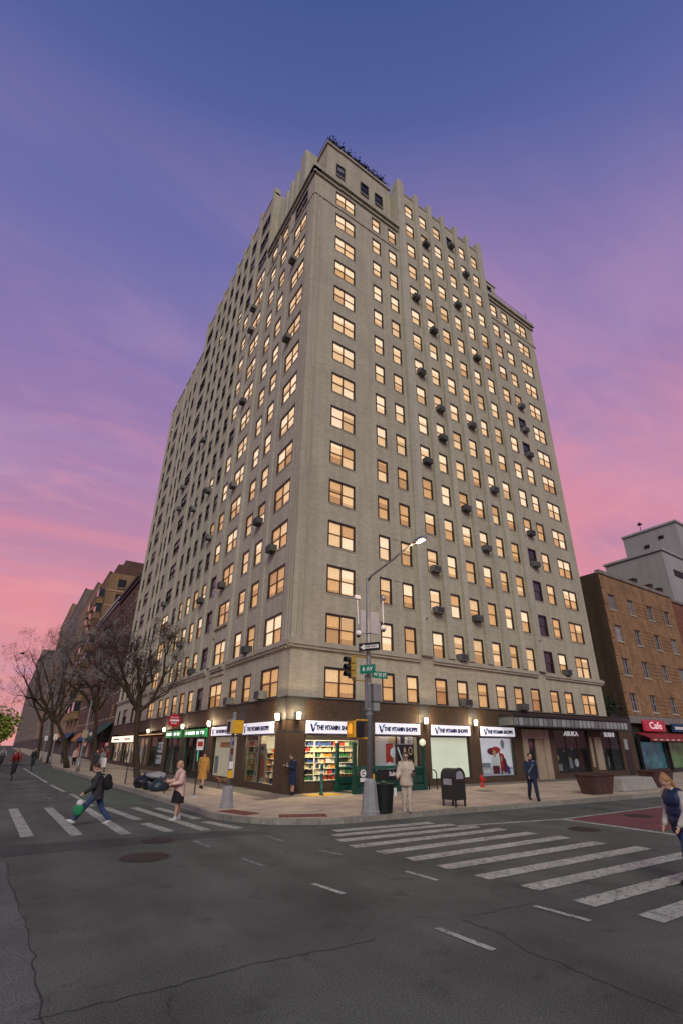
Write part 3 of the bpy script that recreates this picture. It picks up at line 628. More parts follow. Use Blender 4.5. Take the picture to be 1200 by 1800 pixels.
m = MB(); fbox(m, 'R', -.16, 32.35, -.05, .16, 4.41, 4.47); m.build('ledge', GRAN2, tower); m = MB(); fbox(m, 'L', -.155, 48, -.05, .16, 4.41, 4.47); m.build('ledge', GRAN2, tower)
m = MB(); fbox(m, 'R', -.075, 1.0, -.05, .075, 2.82, 2.9); fbox(m, 'L', -.07, 1.05, -.05, .075, 2.82, 2.9); m.build('ledge', GRAN2, tower)
# one-storey wing beside the tower
m = MB(); m.box((WR, .1, 0), (32.3, 12, 4.4)); m.build('wing', DARKIN, tower)
back = MB(); back.box((1.0, 5.2, .1), (WR, 5.4, 4.39)); back.box((4.6, 8, .1), (4.8, WL, 4.39)); back.poly([(.1, .1, .17), (WR, .1, .17), (WR, WL, .17), (.1, WL, .17)]); back.poly([(.1, .1, 3.36), (WR, .1, 3.36), (WR, WL, 3.36), (.1, WL, 3.36)])
for y in (10.5, 21.7, 33.4): back.box((.1, y, .1), (4.6, y+.1, 3.36))
for x in (9.0, 13, 17.1, 21, 26.4): back.box((x, .1, .1), (x+.1, 5.2, 3.36))
back.build('ground_floor_shell', mat('shop_inner_wall', (.30, .26, .21), .9, .1, 2), tower)
SFR = mat('shop_frame', (.05, .048, .045), .4, .15, 5, metal=.4)
def shopwin(face, u0, u1, z0, z1, mull=0, gl=CLEAR):
    t = .06; mb = MB()
    for (a, b, c, d) in ((u0, u0+t, z0, z1), (u1-t, u1, z0, z1), (u0+t, u1-t, z1-t, z1), (u0+t, u1-t, z0, z0+t)): fbox(mb, face, a, b, -.10, 0, c, d)
    for k in range(mull): u = u0+(u1-u0)*(k+1)/(mull+1); fbox(mb, face, u-.03, u+.03, -.09, -.01, z0+t, z1-t)
    o = mb.build('shop_window', SFR, tower); g = MB(); fbox(g, face, u0+t, u1-t, -.05, -.056, z0+t, z1-t); g.build('glass', gl, o)
    if z0 > .3: q = MB(); fbox(q, face, u0, u1, -.12, .03, .15, z0-.002); q.build('stall_riser', GRAN, tower)
    return o
shopwin('R', 1.02, 4.26, .56, 2.74, 0); shopwin('R', 5.22, 8.38, .56, 2.74, 1); shopwin('R', 9.27, 12.48, .45, 2.74, 0); shopwin('R', 13.47, 16.73, .45, 2.74, 0); shopwin('R', 21.32, 25.48, .45, 3.36, 2); shopwin('R', 27.42, 30.08, .45, 3.36, 1)
shopwin('L', 1.07, 4.88, .40, 2.74, 1); shopwin('L', 6.02, 10.03, .45, 2.74, 0); shopwin('L', 11.07, 16.08, .2, 2.72, 2); shopwin('L', 16.92, 21.28, .2, 2.72, 2); shopwin('L', 22.22, 26.98, .4, 2.9, 1); shopwin('L', 27.92, 32.98, .4, 2.9, 2); shopwin('L', 33.82, 39.38, .4, 2.5, 1); shopwin('L', 40.22, 46.48, .4, 2.5, 2)

# ---- shop sign boards
SIGNW = mat('sign_face_white', (.8, .8, .82), .4, .03, 2, emit=(.76, .77, .86), es=.6)
BLUE = mat('sign_blue', (.006, .016, .12), .4, .05, 5); CYAN = mat('sign_light_blue', (.03, .22, .5), .4, .05, 5)
ROTR, ROTL = (R(90), 0, 0), (R(90), 0, R(-90))
def vsign(face, u0, u1, z0, z1, label):
    t = thing('shop_sign', label, 'sign', P(face, (u0+u1)/2, .11, z0), 0 if face == 'R' else -math.pi/2, 'white shop signs with blue lettering'); w = u1-u0; h = z1-z0
    bevel(MB().box((-w/2, -.13, 0), (w/2, 0, h)).build('board', SIGNW, t), .01, 1)
    MB().box((-w/2-.02, -.10, -.03), (w/2+.02, 0, -.002)).build('trim', BLUE, t)
    x = -w/2+.16; y = -.136
    q = MB(); q.prism([(x, y, h*.78), (x+.13, y, h*.72), (x+.2, y, h*.3), (x+.27, y, h*.62), (x+.3, y, h*.4), (x+.22, y, h*.1), (x+.13, y, h*.16)], (0, -.006, 0)); q.build('logo', BLUE, t)
    q = MB(); q.prism([(x+.22, y, h*.62), (x+.34, y, h*.9), (x+.44, y, h*.86), (x+.31, y, h*.58)], (0, -.006, 0)); q.build('logo', CYAN, t)
    text('lettering', 'THE VITAMIN SHOPPE', h*.50, BLUE, t, (.14, y, h*.45), ROTR, .006, bold=.016, xs=min(1.0, (w-.75)/(h*.50*9.9)), shear=.12)
vsign('R', 1.0, 4.05, 2.77, 3.35, 'lit white sign over the shelf-filled window nearest the corner on the street face')
vsign('R', 5.22, 8.36, 2.79, 3.36, 'lit white sign over the poster window behind the station railing')
vsign('R', 9.3, 12.48, 2.79, 3.35, 'lit white sign over the plain cream window')
vsign('R', 13.5, 16.72, 2.8, 3.35, 'lit white sign over the window with the red hat poster')
vsign('L', 1.1, 4.85, 2.76, 3.32, 'lit white sign on the avenue face nearest the corner')
vsign('L', 6.05, 10.02, 2.76, 3.26, 'lit white sign over the blinded window on the avenue face')
GRS = mat('green_sign', (.01, .20, .06), .4, .08, 4, emit=(.01, .25, .07), es=.35); LITW = mat('lit_white_lettering', (.8, .9, .85), .4, .02, 4, emit=(.85, 1.0, .9), es=1.1)
for i, (a, b) in enumerate(((11.1, 16.05), (16.9, 21.25))):
    t = thing('shop_sign', ['green lit sign beside the blinded window on the avenue face', 'green lit sign farther from the corner behind the red round sign'][i], 'sign', (-.11, (a+b)/2, 2.74), -math.pi/2, 'green shop signs'); w = b-a
    MB().box((-w/2, -.12, 0), (w/2, 0, .5)).build('board', GRS, t); q = MB()
    for k, (c, d) in enumerate(((-.40, -.33), (-.28, .02), (.1, .2), (.28, .42))): q.box((c*w, -.135, .16), (d*w, -.121, .36))
    q.build('lettering', LITW, t)
LITC = mat('lit_cream_sign', (.8, .7, .6), .4, .06, 3, emit=(1.0, .80, .60), es=1.25); ORL = mat('orange_sign_print', (.5, .16, .05), .5, .2, 6)
for i, (a, b) in enumerate(((34.1, 39.3), (40.0, 46.2))):
    t = thing('shop_sign', ['bright cream lit sign just left of the near tree trunk', 'bright cream lit sign beside the green awning'][i], 'sign', (-.11, (a+b)/2, 2.5), -math.pi/2, 'cream lit shop signs'); w = b-a
    bevel(MB().box((-w/2, -.14, 0), (w/2, 0, .62)).build('board', LITC, t), .05, 2); q = MB().box((-.3*w, -.15, .24), (.3*w, -.141, .38)); q.build('lettering', ORL, t)
t = thing('sign_light', 'warm strip light over the brown shopfront on the avenue', 'light', (-.12, 27.5, 3.1)); MB().box((-.08, -5, 0), (0, 4.6, .1)).build('housing', GRAN, t); MB().box((-.10, -4.9, -.03), (-.02, 4.5, -.001)).build('tube', mat('lit_strip', (.8, .5, .3), .4, .05, 3, emit=(1, .55, .25), es=.9), t)
# green shop frames
GFR = mat('green_shop_frame', (.012, .09, .04), .4, .15, 5)
for a, b in ((11.1, 11.35), (15.8, 16.05), (16.93, 17.15)):
    q = MB(); fbox(q, 'L', a, b, .0, .07, .16, 2.73); q.build('shop_frame_post', GFR, tower)

# ---- wall lamps, lit
LAMPG = mat('lamp_glass_lit', (.9, .85, .75), .4, .02, 3, emit=(1.0, .84, .62), es=2.2)
def sconce(face, u, z, label, e=95):
    t = thing('wall_lamp', label, 'lamp', P(face, u, .10, z), 0 if face == 'R' else -math.pi/2, 'lit wall lamps on the shopfront')
    MB().lathe([(.0, -.17), (.105, -.17), (.115, .12), (.09, .17), (.0, .18)], (0, -.16, 0), 14).build('shade', LAMPG, t, True)
    MB().lathe([(.0, -.24), (.09, -.22), (.115, -.172), (0, -.171)], (0, -.16, 0), 14).build('base', DARKM, t, True); MB().box((-.04, -.1, -.21), (.04, 0, -.05)).build('bracket', DARKM, t)
    point('lamp_light', (0, -.36, .1), e, (1.0, .70, .42), .12, t)
sconce('R', .5, 3.55, 'lit lamp on the corner pier, street face'); sconce('R', 8.82, 3.55, 'lit lamp on the pier above the station globe'); sconce('R', 13.0, 3.55, 'lit lamp on the pier behind the mailbox')
sconce('L', .5, 3.5, 'lit lamp on the corner pier, avenue face'); sconce('L', 10.55, 3.5, 'lit lamp left of the white avenue signs'); sconce('L', 16.5, 3.5, 'lit lamp between the two green signs', 40); sconce('L', 21.75, 3.4, 'lit lamp just left of the green signs', 40); sconce('L', 27.45, 3.4, 'lit lamp above the brown shopfront', 30)

# ---- corner shop inside
SHW = mat('shelf_white', (.62, .58, .5), .6, .05, 3)
PRODC = [mat('product_'+n, c, .5, .15, 8) for n, c in (('cream', (.55, .46, .3)), ('red', (.38, .05, .03)), ('blue', (.03, .06, .2)), ('green', (.05, .16, .07)), ('black', (.02, .02, .02)), ('orange', (.5, .2, .03)), ('white', (.6, .6, .58)))]
def shelves(x, y, rz, w, label, rows=9, seed=1, h=2.3):
    r = random.Random(seed); t = thing('shelf_unit', label, 'shelves', (x, y, .17), rz, 'stocked shop shelves')
    q = MB()
    MB().box((0, .33, 0), (w, .36, h)).build('back_panel', SHW, t)
    for k in range(rows+1): MB().box((0, 0, .08+k*(h-.1)/rows), (w, .325, .105+k*(h-.1)/rows)).build('shelf', SHW, t)
    n = max(1, int(w/1.15))
    for k in range(n+1): MB().box((k*(w-.05)/n, -.01, 0), (k*(w-.05)/n+.05, .328, h)).build('upright', SHW, t)
    for row in range(rows):
        u = .07; col = r.randrange(7)
        while u < w-.12:
            if r.random() < .25: col = r.randrange(7)
            pw = r.uniform(.06, .13); ph_ = r.uniform(.5, .85)*(h-.1)/rows
            if r.random() < .9: q.box((u, .03+r.uniform(0, .05), .106+row*(h-.1)/rows), (u+pw, .25, .106+row*(h-.1)/rows+ph_), col)
            u += pw+.015
    q.build('products', PRODC, t, kind='stuff')
shelves(1.2, 1.75, 0, 5.6, 'long white shelves of boxed goods seen through the corner shop window', 8, 3)
shelves(1.35, 9.0, -math.pi/2, 6.5, 'shelves of goods behind the avenue side window of the corner shop', 7, 5)
area('shop_ceiling_light', (2.8, .85, 3.3), 330, (1.0, .76, .46), 3.2, .8); area('shop_ceiling_light.001', (.7, 3.2, 3.3), 170, (1.0, .78, .5), .6, 3.0)
t = thing('ceiling_light', 'row of warm ceiling lights inside the corner shop', 'light', (1.0, .5, 3.3))
for k in range(6): MB().lathe([(.0, -.14), (.05, -.13), (.06, 0), (0, 0)], (.3+.55*k, .3+.15*(k % 2), 0), 10).build('lamp', LAMPG, t, True)
area('window_light_b', (6.8, .28, 3.3), 70, (1, .85, .7), 2.6, .3); area('window_light_d', (15, .12, 3.3), 30, (1, .9, .85), 2.6, .3)
def col(n, c, e=0): return mat('print_'+n, c, .6, .06, 4, emit=c if e else None, es=e or 1)
def poster(name, label, face, u0, u1, z0, z1, d, base, shapes, cat='poster'):
    """a flat printed panel; shapes are (kind, material, points or centre, radii) in 0..1 of the panel"""
    t = thing(name, label, cat, P(face, u0 if face == 'R' else u1, d, z0), 0 if face == 'R' else -math.pi/2); w, h = u1-u0, z1-z0
    MB().box((0, 0, 0), (w, .02, h)).build('panel', base, t)
    for k, (kd, m_, a, b) in enumerate(shapes):
        y = -.001*(k+1); q = MB()
        if kd == 'r': q.box((a[0]*w, y, a[1]*h), (b[0]*w, 0, b[1]*h))
        elif kd == 'e': q.prism([((a[0]+b[0]*math.cos(i*math.pi/9))*w, 0, (a[1]+b[1]*math.sin(i*math.pi/9))*h) for i in range(18)], (0, y, 0))
        else: q.prism([(p[0]*w, 0, p[1]*h) for p in a], (0, y, 0))
        q.build('print', m_, t)
    return t
cP = col('pale_pink', (.55, .46, .44)); cR = col('red', (.42, .03, .02)); cM = col('maroon', (.14, .015, .025)); cW = col('white', (.7, .69, .7)); cK = col('black', (.012, .012, .014)); cS = col('skin', (.55, .33, .23)); cL = col('lilac', (.55, .5, .57)); cG = col('grey', (.25, .25, .27)); cB = col('violet', (.07, .05, .2)); cT = col('tan', (.4, .28, .18)); cC = col('cream', (.66, .62, .52)); cO = col('orange', (.6, .25, .08))
cgreen = col('dark_green', (.01, .06, .03))
poster('window_poster', 'red black and pink poster in the window behind the station railing', 'R', 5.3, 8.3, .62, 2.7, -.35, cP, [
    ('r', cR, (.33, .35), (.50, .82)), ('e', cW, (.5, .6), (.07, .12)), ('r', cK, (.55, .33), (1, .80)), ('p', cW, [(.6,.72),(.63,.74),(.68,.55),(.73,.42),(.7,.42),(.65,.55)], 0), ('e', cS, (.78, .63), (.03, .1)), ('e', cS, (.92, .64), (.05, .11)), ('e', cK, (.92, .64), (.03, .07)), ('r', cT, (.68, .38), (.96, .42)),
    ('r', cK, (.68, .82), (.78, 1)), ('r', cW, (.80, .83), (.84, .99)), ('r', cG, (.86, .83), (.90, .99)), ('r', cW, (.94, .83), (.98, .99)), ('e', cT, (.52, .9), (.13, .09)), ('e', cP, (.1, .5), (.08, .3)), ('r', cM, (0, .3), (.07, .7)), ('e', cL, (.22, .25), (.08, .12)), ('e', cW, (.42, .25), (.1, .12)), ('r', cgreen, (0, 0), (1, .16))])
FILM = mat('frosted_window_film', (.62, .62, .52), .5, .05, 1.2, emit=(.80, .74, .54), es=.52)  # light from inside put into the film as a weak glow
poster('window_film', 'plain cream frosted film filling the window beside the mailbox', 'R', 9.33, 12.42, .5, 2.7, -.09, FILM, [], 'window film')
poster('window_poster', 'pale poster with a figure in a red hat and maroon coat', 'R', 13.53, 16.67, .5, 2.7, -.2, col('pale_lit', (.62, .57, .62), .35), [
    ('r', cL, (0, 0), (1, .22)), ('r', cG, (.0, .22), (.32, .34)), ('e', cM, (.42, .64), (.17, .10)), ('e', cR, (.52, .68), (.14, .09)), ('e', cS, (.47, .58), (.055, .09)), ('p', cW, [(.36,.5),(.56,.5),(.60,.25),(.34,.25)], 0), ('p', cM, [(.37,.26),(.58,.26),(.58,.05),(.39,.05)], 0),
    ('p', cR, [(.60,.62),(.74,.56),(.80,.3),(.72,.1),(.62,.12)], 0), ('p', cM, [(.70,.5),(.79,.44),(.86,.12),(.72,.05)], 0), ('e', cG, (.74, .84), (.06, .13)), ('e', cS, (.66, .44), (.03, .07)), ('p', cB, [(.80,.3),(.9,.2),(.92,.03),(.8,.05)], 0), ('r', cK, (.62, .03), (.66, .2)), ('r', cW, (.9, .0), (1, .16)), ('e', cW, (.2, .12), (.1, .05))])
poster('window_blind', 'drawn cream blind with an orange notice in the avenue window', 'L', 6.1, 9.95, .5, 2.7, -.12, mat('cream_blind', (.5, .42, .33), .8, .18, 3, emit=(.55, .40, .25), es=.4, stretch=(8, 8, .5)), [('r', cO, (.22, .72), (.72, .86)), ('r', cG, (.04, .05), (.2, .5))], 'blind')
poster('window_poster', 'small cream lit poster at the top of the avenue corner window', 'L', 1.2, 2.5, 2.05, 2.62, -.2, mat('lit_poster_cream', (.7, .6, .4), .6, .05, 3, emit=(1.0, .78, .42), es=.6), [], 'poster')
poster('window_poster', 'poster of a figure in a rust red coat in the avenue corner window', 'L', 2.5, 3.7, .5, 2.3, -.25, col('beige', (.35, .27, .18)), [('p', col('rust', (.35, .07, .03)), [(.25,.1),(.8,.1),(.78,.55),(.62,.72),(.4,.72),(.25,.5)], 0), ('e', cS, (.5, .82), (.1, .07)), ('e', cK, (.5, .87), (.12, .06))])
poster('window_poster', 'white notice with bold grey lines in the brown avenue shopfront', 'L', 22.5, 25.2, .75, 2.45, -.14, cW, [('r', cG, (.1, .82), (.9, .9)), ('r', cG, (.15, .62), (.7, .76)), ('r', cK, (.1, .4), (.85, .52)), ('r', cG, (.15, .2), (.6, .3))])
for k, (a, b) in enumerate(((33.9, 36.3), (36.8, 39.2), (40.4, 43), (43.4, 46.3))):
    poster('window_display', f'brightly lit display under the cream signs, {ordw(k+1)} from the near tree', 'L', a, b, .5, 2.4, -.3, mat('display_glow', (.4, .3, .22), .7, .4, 2.5, emit=(.75, .5, .32), es=.55), [('r', cM, (.3, .1), (.55, .5)), ('r', cW, (.65, .3), (.85, .7)), ('r', cK, (.05, 0), (.25, .6))], 'shop display')
poster('window_display', 'dim green and pink lit goods inside the green shop nearer the corner', 'L', 11.2, 15.9, .3, 2.6, -.6, col('deep', (.03, .03, .028)), [('e', mat('green_neon', (.1, .5, .3), .5, .05, 3, emit=(.15, .75, .4), es=.8), (.25, .55), (.05, .2)), ('r', cM, (.4, .2), (.5, .7)), ('r', cG, (.6, .3), (.75, .8)), ('e', cP, (.85, .6), (.04, .1)), ('r', cT, (.05, .1), (.15, .7))], 'shop display')
poster('window_display', 'dim reddish goods inside the green shop farther from the corner', 'L', 17.2, 21.1, .3, 2.6, -.6, col('deep', (.03, .03, .028)), [('r', cR, (.2, .2), (.3, .6)), ('r', cG, (.4, .3), (.55, .85)), ('e', cW, (.7, .6), (.04, .12)), ('r', cT, (.8, .1), (.92, .7))], 'shop display')
poster('window_display', 'amber lit goods in the brown shopfront behind the tree', 'L', 28.1, 32.8, .5, 2.8, -.3, mat('amber_display', (.2, .13, .08), .7, .4, 2, emit=(.5, .3, .15), es=.4), [('r', cW, (.1, .3), (.3, .7)), ('r', cK, (.5, 0), (.65, .8)), ('r', cT, (.75, .2), (.9, .6))], 'shop display')

# ---- stone doorway, canopy and restaurant windows
STN = mat('doorway_stone', (.36, .29, .21), .75, .12, 2, bump=.2, streak=.1)
m = MB(); fbox(m, 'R', 17.62, 18.15, -.1, .12, .15, 3.3); fbox(m, 'R', 19.95, 20.55, -.1, .12, .15, 3.3); fbox(m, 'R', 18.15, 19.95, -.1, .115, 2.7, 3.3); fbox(m, 'R', 19.1, 19.95, -.3, -.02, .15, 2.7); m.build('doorway_surround', STN, tower)
dr = MB(); fbox(dr, 'R', 18.15, 19.1, -.2, -.12, .17, 2.7); dr = dr.build('door', mat('dark_door', (.018, .016, .015), .35, .2, 5), tower)
g = MB(); fbox(g, 'R', 18.3, 18.95, -.118, -.112, .5, 2.5); g.build('door_glass', GLASSD, dr); g = MB().tube([(19.0, .08, 1.0), (19.0, .08, 1.35)], .02, 6); g.build('door_handle', METAL, dr)
m = MB(); fbox(m, 'R', 20.56, 21.3, -.05, .05, .15, 3.366); m.build('granite_pier', GRAN, tower)
can = thing('entrance_canopy', 'dark flat canopy with a row of pale glass panels over the restaurant', 'canopy', (15.35, -.1, 3.42)); Lc = 13.9
MB().box((0, -1.2, .52), (Lc, 0, .70)).build('roof_slab', DARKM, can); MB().box((-.06, -1.27, .60), (Lc+.06, -1.205, .74)).build('fascia', DARKM, can); MB().box((-.03, -1.24, -.05), (Lc+.03, -1.17, .03)).build('lower_rail', DARKM, can)
GPL = mat('canopy_glass_panel', (.15, .165, .16), .35, .25, 3, emit=(.5, .55, .5), es=.06, rand=.45)
npn = 27; wp = Lc/npn; _p = MB().box((.03, -1.215, .035), (wp-.03, -1.195, .515)).mesh('glass_panel', GPL); _b = MB().box((-.02, -1.225, .03), (.02, -1.185, .52)).mesh('mullion', DARKM)
for k in range(npn): link('glass_panel', _p, can, (k*wp, 0, 0)); link('mullion', _b, can, (k*wp, 0, 0))
for k in range(2): MB().box((-.01+k*Lc, -1.18, .035), (.01+k*Lc, -.02, .515)).build('glass_panel', GPL, can)
WLET = mat('white_letter', (.75, .75, .75), .5, .02, 3, emit=(.8, .8, .8), es=.35)
for s, u, w, lab in (('ASUKA', 23.5, 2.7, 'white raised letters over the wide dark restaurant window'), ('SUSHI', 28.75, 2.1, 'white raised letters over the restaurant window at the end')):
    t = thing('sign_lettering', lab, 'sign', (u, .02, 3.08), 0, 'restaurant lettering'); q = text('lettering', s, .44, WLET, t, (0, 0, 0), ROTR, .02, bold=.012, xs=1.3)
for k, (a, b) in enumerate(((21.4, 25.4), (27.5, 30.0))):
    poster('restaurant_interior', ['dim dining room behind the wide restaurant window', 'dim dining room behind the end restaurant window'][k], 'R', a-.06, b+.06, .46, 3.35, -.5, col('deep', (.016, .015, .015)), [('r', cG, (.1, .05), (.3, .2)), ('e', cT, (.55, .3), (.05, .06)), ('e', cW, (.75, .22), (.06, .1)), ('r', cG, (.5, .1), (.62, .3)), ('e', cT, (.2, .35), (.04, .05)), ('r', cM, (.85, .1), (.95, .5)), ('e', cT, (.4, .5), (.02, .03)), ('e', cT, (.65, .55), (.02, .03))], 'dining room')  # dimness of the room put into a near-black flat panel
m = MB(); fbox(m, 'R', 25.62, 25.9, .06, .10, .8, 2.9); fbox(m, 'R', 26.3, 27.2, .06, .09, .6, 2.9); m.build('pier_ornament', STN, tower)
d2 = MB(); fbox(d2, 'R', 30.6, 31.5, .062, .09, .16, 2.5); d2 = d2.build('door', mat('dark_door', (0, 0, 0)), tower); q = MB(); fbox(q, 'R', 30.5, 31.0, .092, .16, 2.0, 2.8); q.build('door_lamp_box', mat('grey_box', (.3, .3, .3), .6), tower)

# ================================================================== the subway stair
GRN2 = mat('subway_green_light', (.012, .10, .07), .35, .2, 6)
sub = thing('subway_entrance', 'dark green iron railing round the station stairs with name board and globe lamps', 'station entrance', (2.75, -1.75, .155))
LX, LY = 4.35, 1.45
for y in (0, LY):
    MB().box((0, y-.09, 0), (LX, y+.09, .26)).build('plinth', GREEND, sub)
    MB().box((0, y-.035, 1.02), (LX, y+.035, 1.09)).build('top_rail', GRN2, sub); MB().box((0, y-.02, .36), (LX, y+.02, .41)).build('lower_rail', GREEND, sub)
    _bar = MB().box((-.011, -.011, .26), (.011, .011, 1.02)).mesh('baluster', GREEND)
    for k in range(1, 30): link('baluster', _bar, sub, (k*LX/30, y, 0))
    MB().box((.1, y-.012, .42), (LX-.1, y+.012, .66)).build('mesh_panel', GREEND, sub)
MB().box((LX-.03, 0, .26), (LX+.03, LY, 1.05)).build('end_panel', GREEND, sub)
for x, y, h in ((0, 0, 2.1), (0, LY, 2.1), (LX, 0, 1.95), (LX, LY, 1.2)):
    p = MB().box((x-.11, y-.11, 0), (x+.11, y+.11, .35)).box((x-.075, y-.075, .35), (x+.075, y+.075, h)).box((x-.1, y-.1, h), (x+.1, y+.1, h+.08)); p.build('post', GREEND, sub)
GLOBE = mat('globe_milk_glass', (.6, .62, .48), .3, .05, 3, emit=(.9, .9, .6), es=.55)
MB().ell((LX, 0, 2.23), (.17, .17, .17), 16, 10).build('globe', GLOBE, sub, True)
MB().box((1.25, -.13, .58), (3.5, -.095, 1.0)).build('name_board', BLACK, sub); text('lettering', 'Subway', .26, WHITE, sub, (2.35, -.137, .79), ROTR, .004, bold=.006)
MB().lathe([(0, -.006), (.17, -.006), (.17, .006), (0, .006)], n=24).build('line_sign', WHITE, sub).matrix_local = Matrix.Translation((.42, -.115, .86)) @ Matrix.Rotation(R(90), 4, 'X')
text('lettering', 'C', .24, BLACK, sub, (.42, -.125, .86), ROTR, .003, bold=.008); MB().box((.25, -.12, .5), (.6, -.1, .66)).build('line_sign', WHITE, sub)
MB().box((.03, .1, .006), (LX-.03, LY-.1, .012)).build('stairwell', BLACK, sub)  # black sheet for the shade down the stairs; no hole is cut
for k in range(4): MB().box((.15+k*.3, .12, .012), (.42+k*.3, LY-.12, .05)).build('step', mat('stair_tread', (.1, .1, .1), .8), sub)
MB().box((.7, -.3, .3), (.95, -.1, .82)).build('notice_box', YELLOW, sub, label='yellow notice box on the railing')
t = thing('green_bollard', 'slim green post with a pale band before the shelf-filled window', 'post', (1.15, -1.5, .158)); MB().lathe([(.1, 0), (.1, .08), (.065, .1), (.065, 1.15), (.08, 1.2), (.05, 1.28), (0, 1.3)], n=12).build('shaft', GRN2, t, True); MB().lathe([(.07, .88), (.07, .98)], n=12).build('band', WHITE, t)

# ================================================================== neighbouring buildings
_sw = {}
def simple_window(face, u0, u1, z0, z1, parent, pm, fm, bars=1):
    k = (round(u1-u0, 2), round(z1-z0, 2), pm.name, fm.name, bars)
    if k not in _sw:
        w, h = u1-u0, z1-z0; mb = MB(); t = .07
        mb.box((0, .08, 0), (t, .2, h)); mb.box((w-t, .08, 0), (w, .2, h)); mb.box((t, .08, h-t), (w-t, .2, h)); mb.box((t, .08, 0), (w-t, .2, t)); mb.box((t, .1, h/2-.03), (w-t, .19, h/2+.03))
        if bars > 1: mb.box((w/2-.03, .1, t), (w/2+.03, .19, h-t))
        mb.box((-.08, -.07, -.12), (w+.08, .2, -.002), 2); mb.box((t, .14, t), (w-t, .15, h-t), 1)
        _sw[k] = mb.mesh('window', [fm, pm, TRIM])
    o = link('window', _sw[k], parent)
    if face == 'R': o.location = (u0, 0, z0)
    else: o.location = (0, u1, z0); o.rotation_euler = (0, 0, -math.pi/2)
    return o
WFR = mat('pale_window_frame', (.30, .30, .31), .5, .1, 4); BFR = mat('black_window_frame', (.025, .025, .027), .5, .1, 4)
SHOPM = mat('dull_shopfront', (.06, .05, .045), .8, .5, .35, bump=.2)
def block(name, label, y0, y1, z1, wallm, ncol, rows, z_first, ph, ww, wh, cornice=None, depth=16, store=4.6, storem=None, bands=None):
    t = thing(name, label, 'building', (0, 0, 0)); wins = []
    for r_ in range(rows):
        for c in range(ncol):
            u = y0+(y1-y0)*(c+.5)/ncol; wins.append((u-ww/2, u+ww/2, z_first+r_*ph, z_first+r_*ph+wh))
    facade('L', y0, y1, store, z1, wins, 'wall', t, wallm)
    m = MB(); m.poly([(0, y0, store), (depth, y0, store), (depth, y0, z1), (0, y0, z1)]); m.build('wall', wallm, t); m = MB(); m.poly([(0, y1, store), (depth, y1, store), (depth, y1, z1), (0, y1, z1)]); m.build('wall', wallm, t)
    MB().box((.4, y0+.02, 0), (depth, y1-.02, z1-.3)).build('core', DARKIN, t)
    MB().box((0, y0+.01, 0), (.39, y1-.01, store-.01)).build('shopfront', storem or SHOPM, t)
    for (a, b, c, d) in wins: simple_window('L', a, b, c, d, t, GLASSD if rnd.random() < .75 else GLASSC if rnd.random() < .7 else LIT[2], BFR)
    m = MB(); fbox(m, 'L', y0, y1, -.4, .45 if cornice else .12, z1-.25, z1+.25); fbox(m, 'L', y0, y1, -.1, .25 if cornice else .06, z1-.8, z1-.252); m.build('cornice', cornice or wallm, t)
    for zb in bands or []: m = MB(); fbox(m, 'L', y0, y1, -.01, .1, zb, zb+.25); m.build('band', cornice or TRIM, t)
    return t
BR1 = mat('brown_brick', (.14, .075, .055), .88, .12, .6, brick=.8, streak=.12); BR2 = mat('dull_red_brick', (.18, .095, .075), .88, .12, .6, brick=.82, streak=.1)
ORB = mat('orange_brick', (.29, .175, .095), .85, .14, .4, brick=.85, streak=.14); TANB = mat('tan_brick', (.30, .20, .13), .85, .12, .4, brick=.88, streak=.1); GRB = mat('grey_brown_brick', (.20, .165, .14), .88, .14, .4, brick=.88, streak=.1)
PCOR = mat('pale_cornice', (.34, .33, .32), .7, .12, 3); DCOR = mat('dark_cornice', (.05, .04, .035), .7, .15, 3)
b2 = block('row_building', 'brown brick row building next to the tower on the avenue', 48.2, 63.8, 24.9, BR1, 6, 6, 5.6, 3.15, 1.15, 1.9, DCOR)
b2b = block('row_building', 'dull red row building with a pale cornice and fire escape', 64, 89, 25.4, BR2, 9, 6, 5.6, 3.2, 1.2, 2.0, PCOR, bands=[8.5, 21.3])
fe = thing('fire_escape', 'black iron fire escape on the dull red row building', 'fire escape', (-.1, 66.5, 8.0))
for k in range(5):
    m = MB(); z = k*3.2; m.box((-1.0, 0, z), (0, 4.2, z+.06))
    for zz in (.5, 1.0): m.tube([(-1, 0, z+zz), (-1, 4.2, z+zz)], .02, 4); m.tube([(-1, 0, z+zz), (0, 0, z+zz)], .02, 4)
    for q in range(8): m.tube([(-1, q*.6, z), (-1, q*.6, z+1)], .015, 4)
    if k < 4: m.tube([(-.7, .5, z), (-.7, 3.4, z+3.2)], .05, 4); m.tube([(-.3, .5, z), (-.3, 3.4, z+3.2)], .05, 4)
    m.build('platform', BLACK, fe)
b3 = block('apartment_block', 'orange brick apartment block with pale bands rising above the row buildings', 89.2, 112, 37.6, ORB, 8, 9, 6.5, 3.4, 1.5, 1.9, None, bands=[27, 33.8])
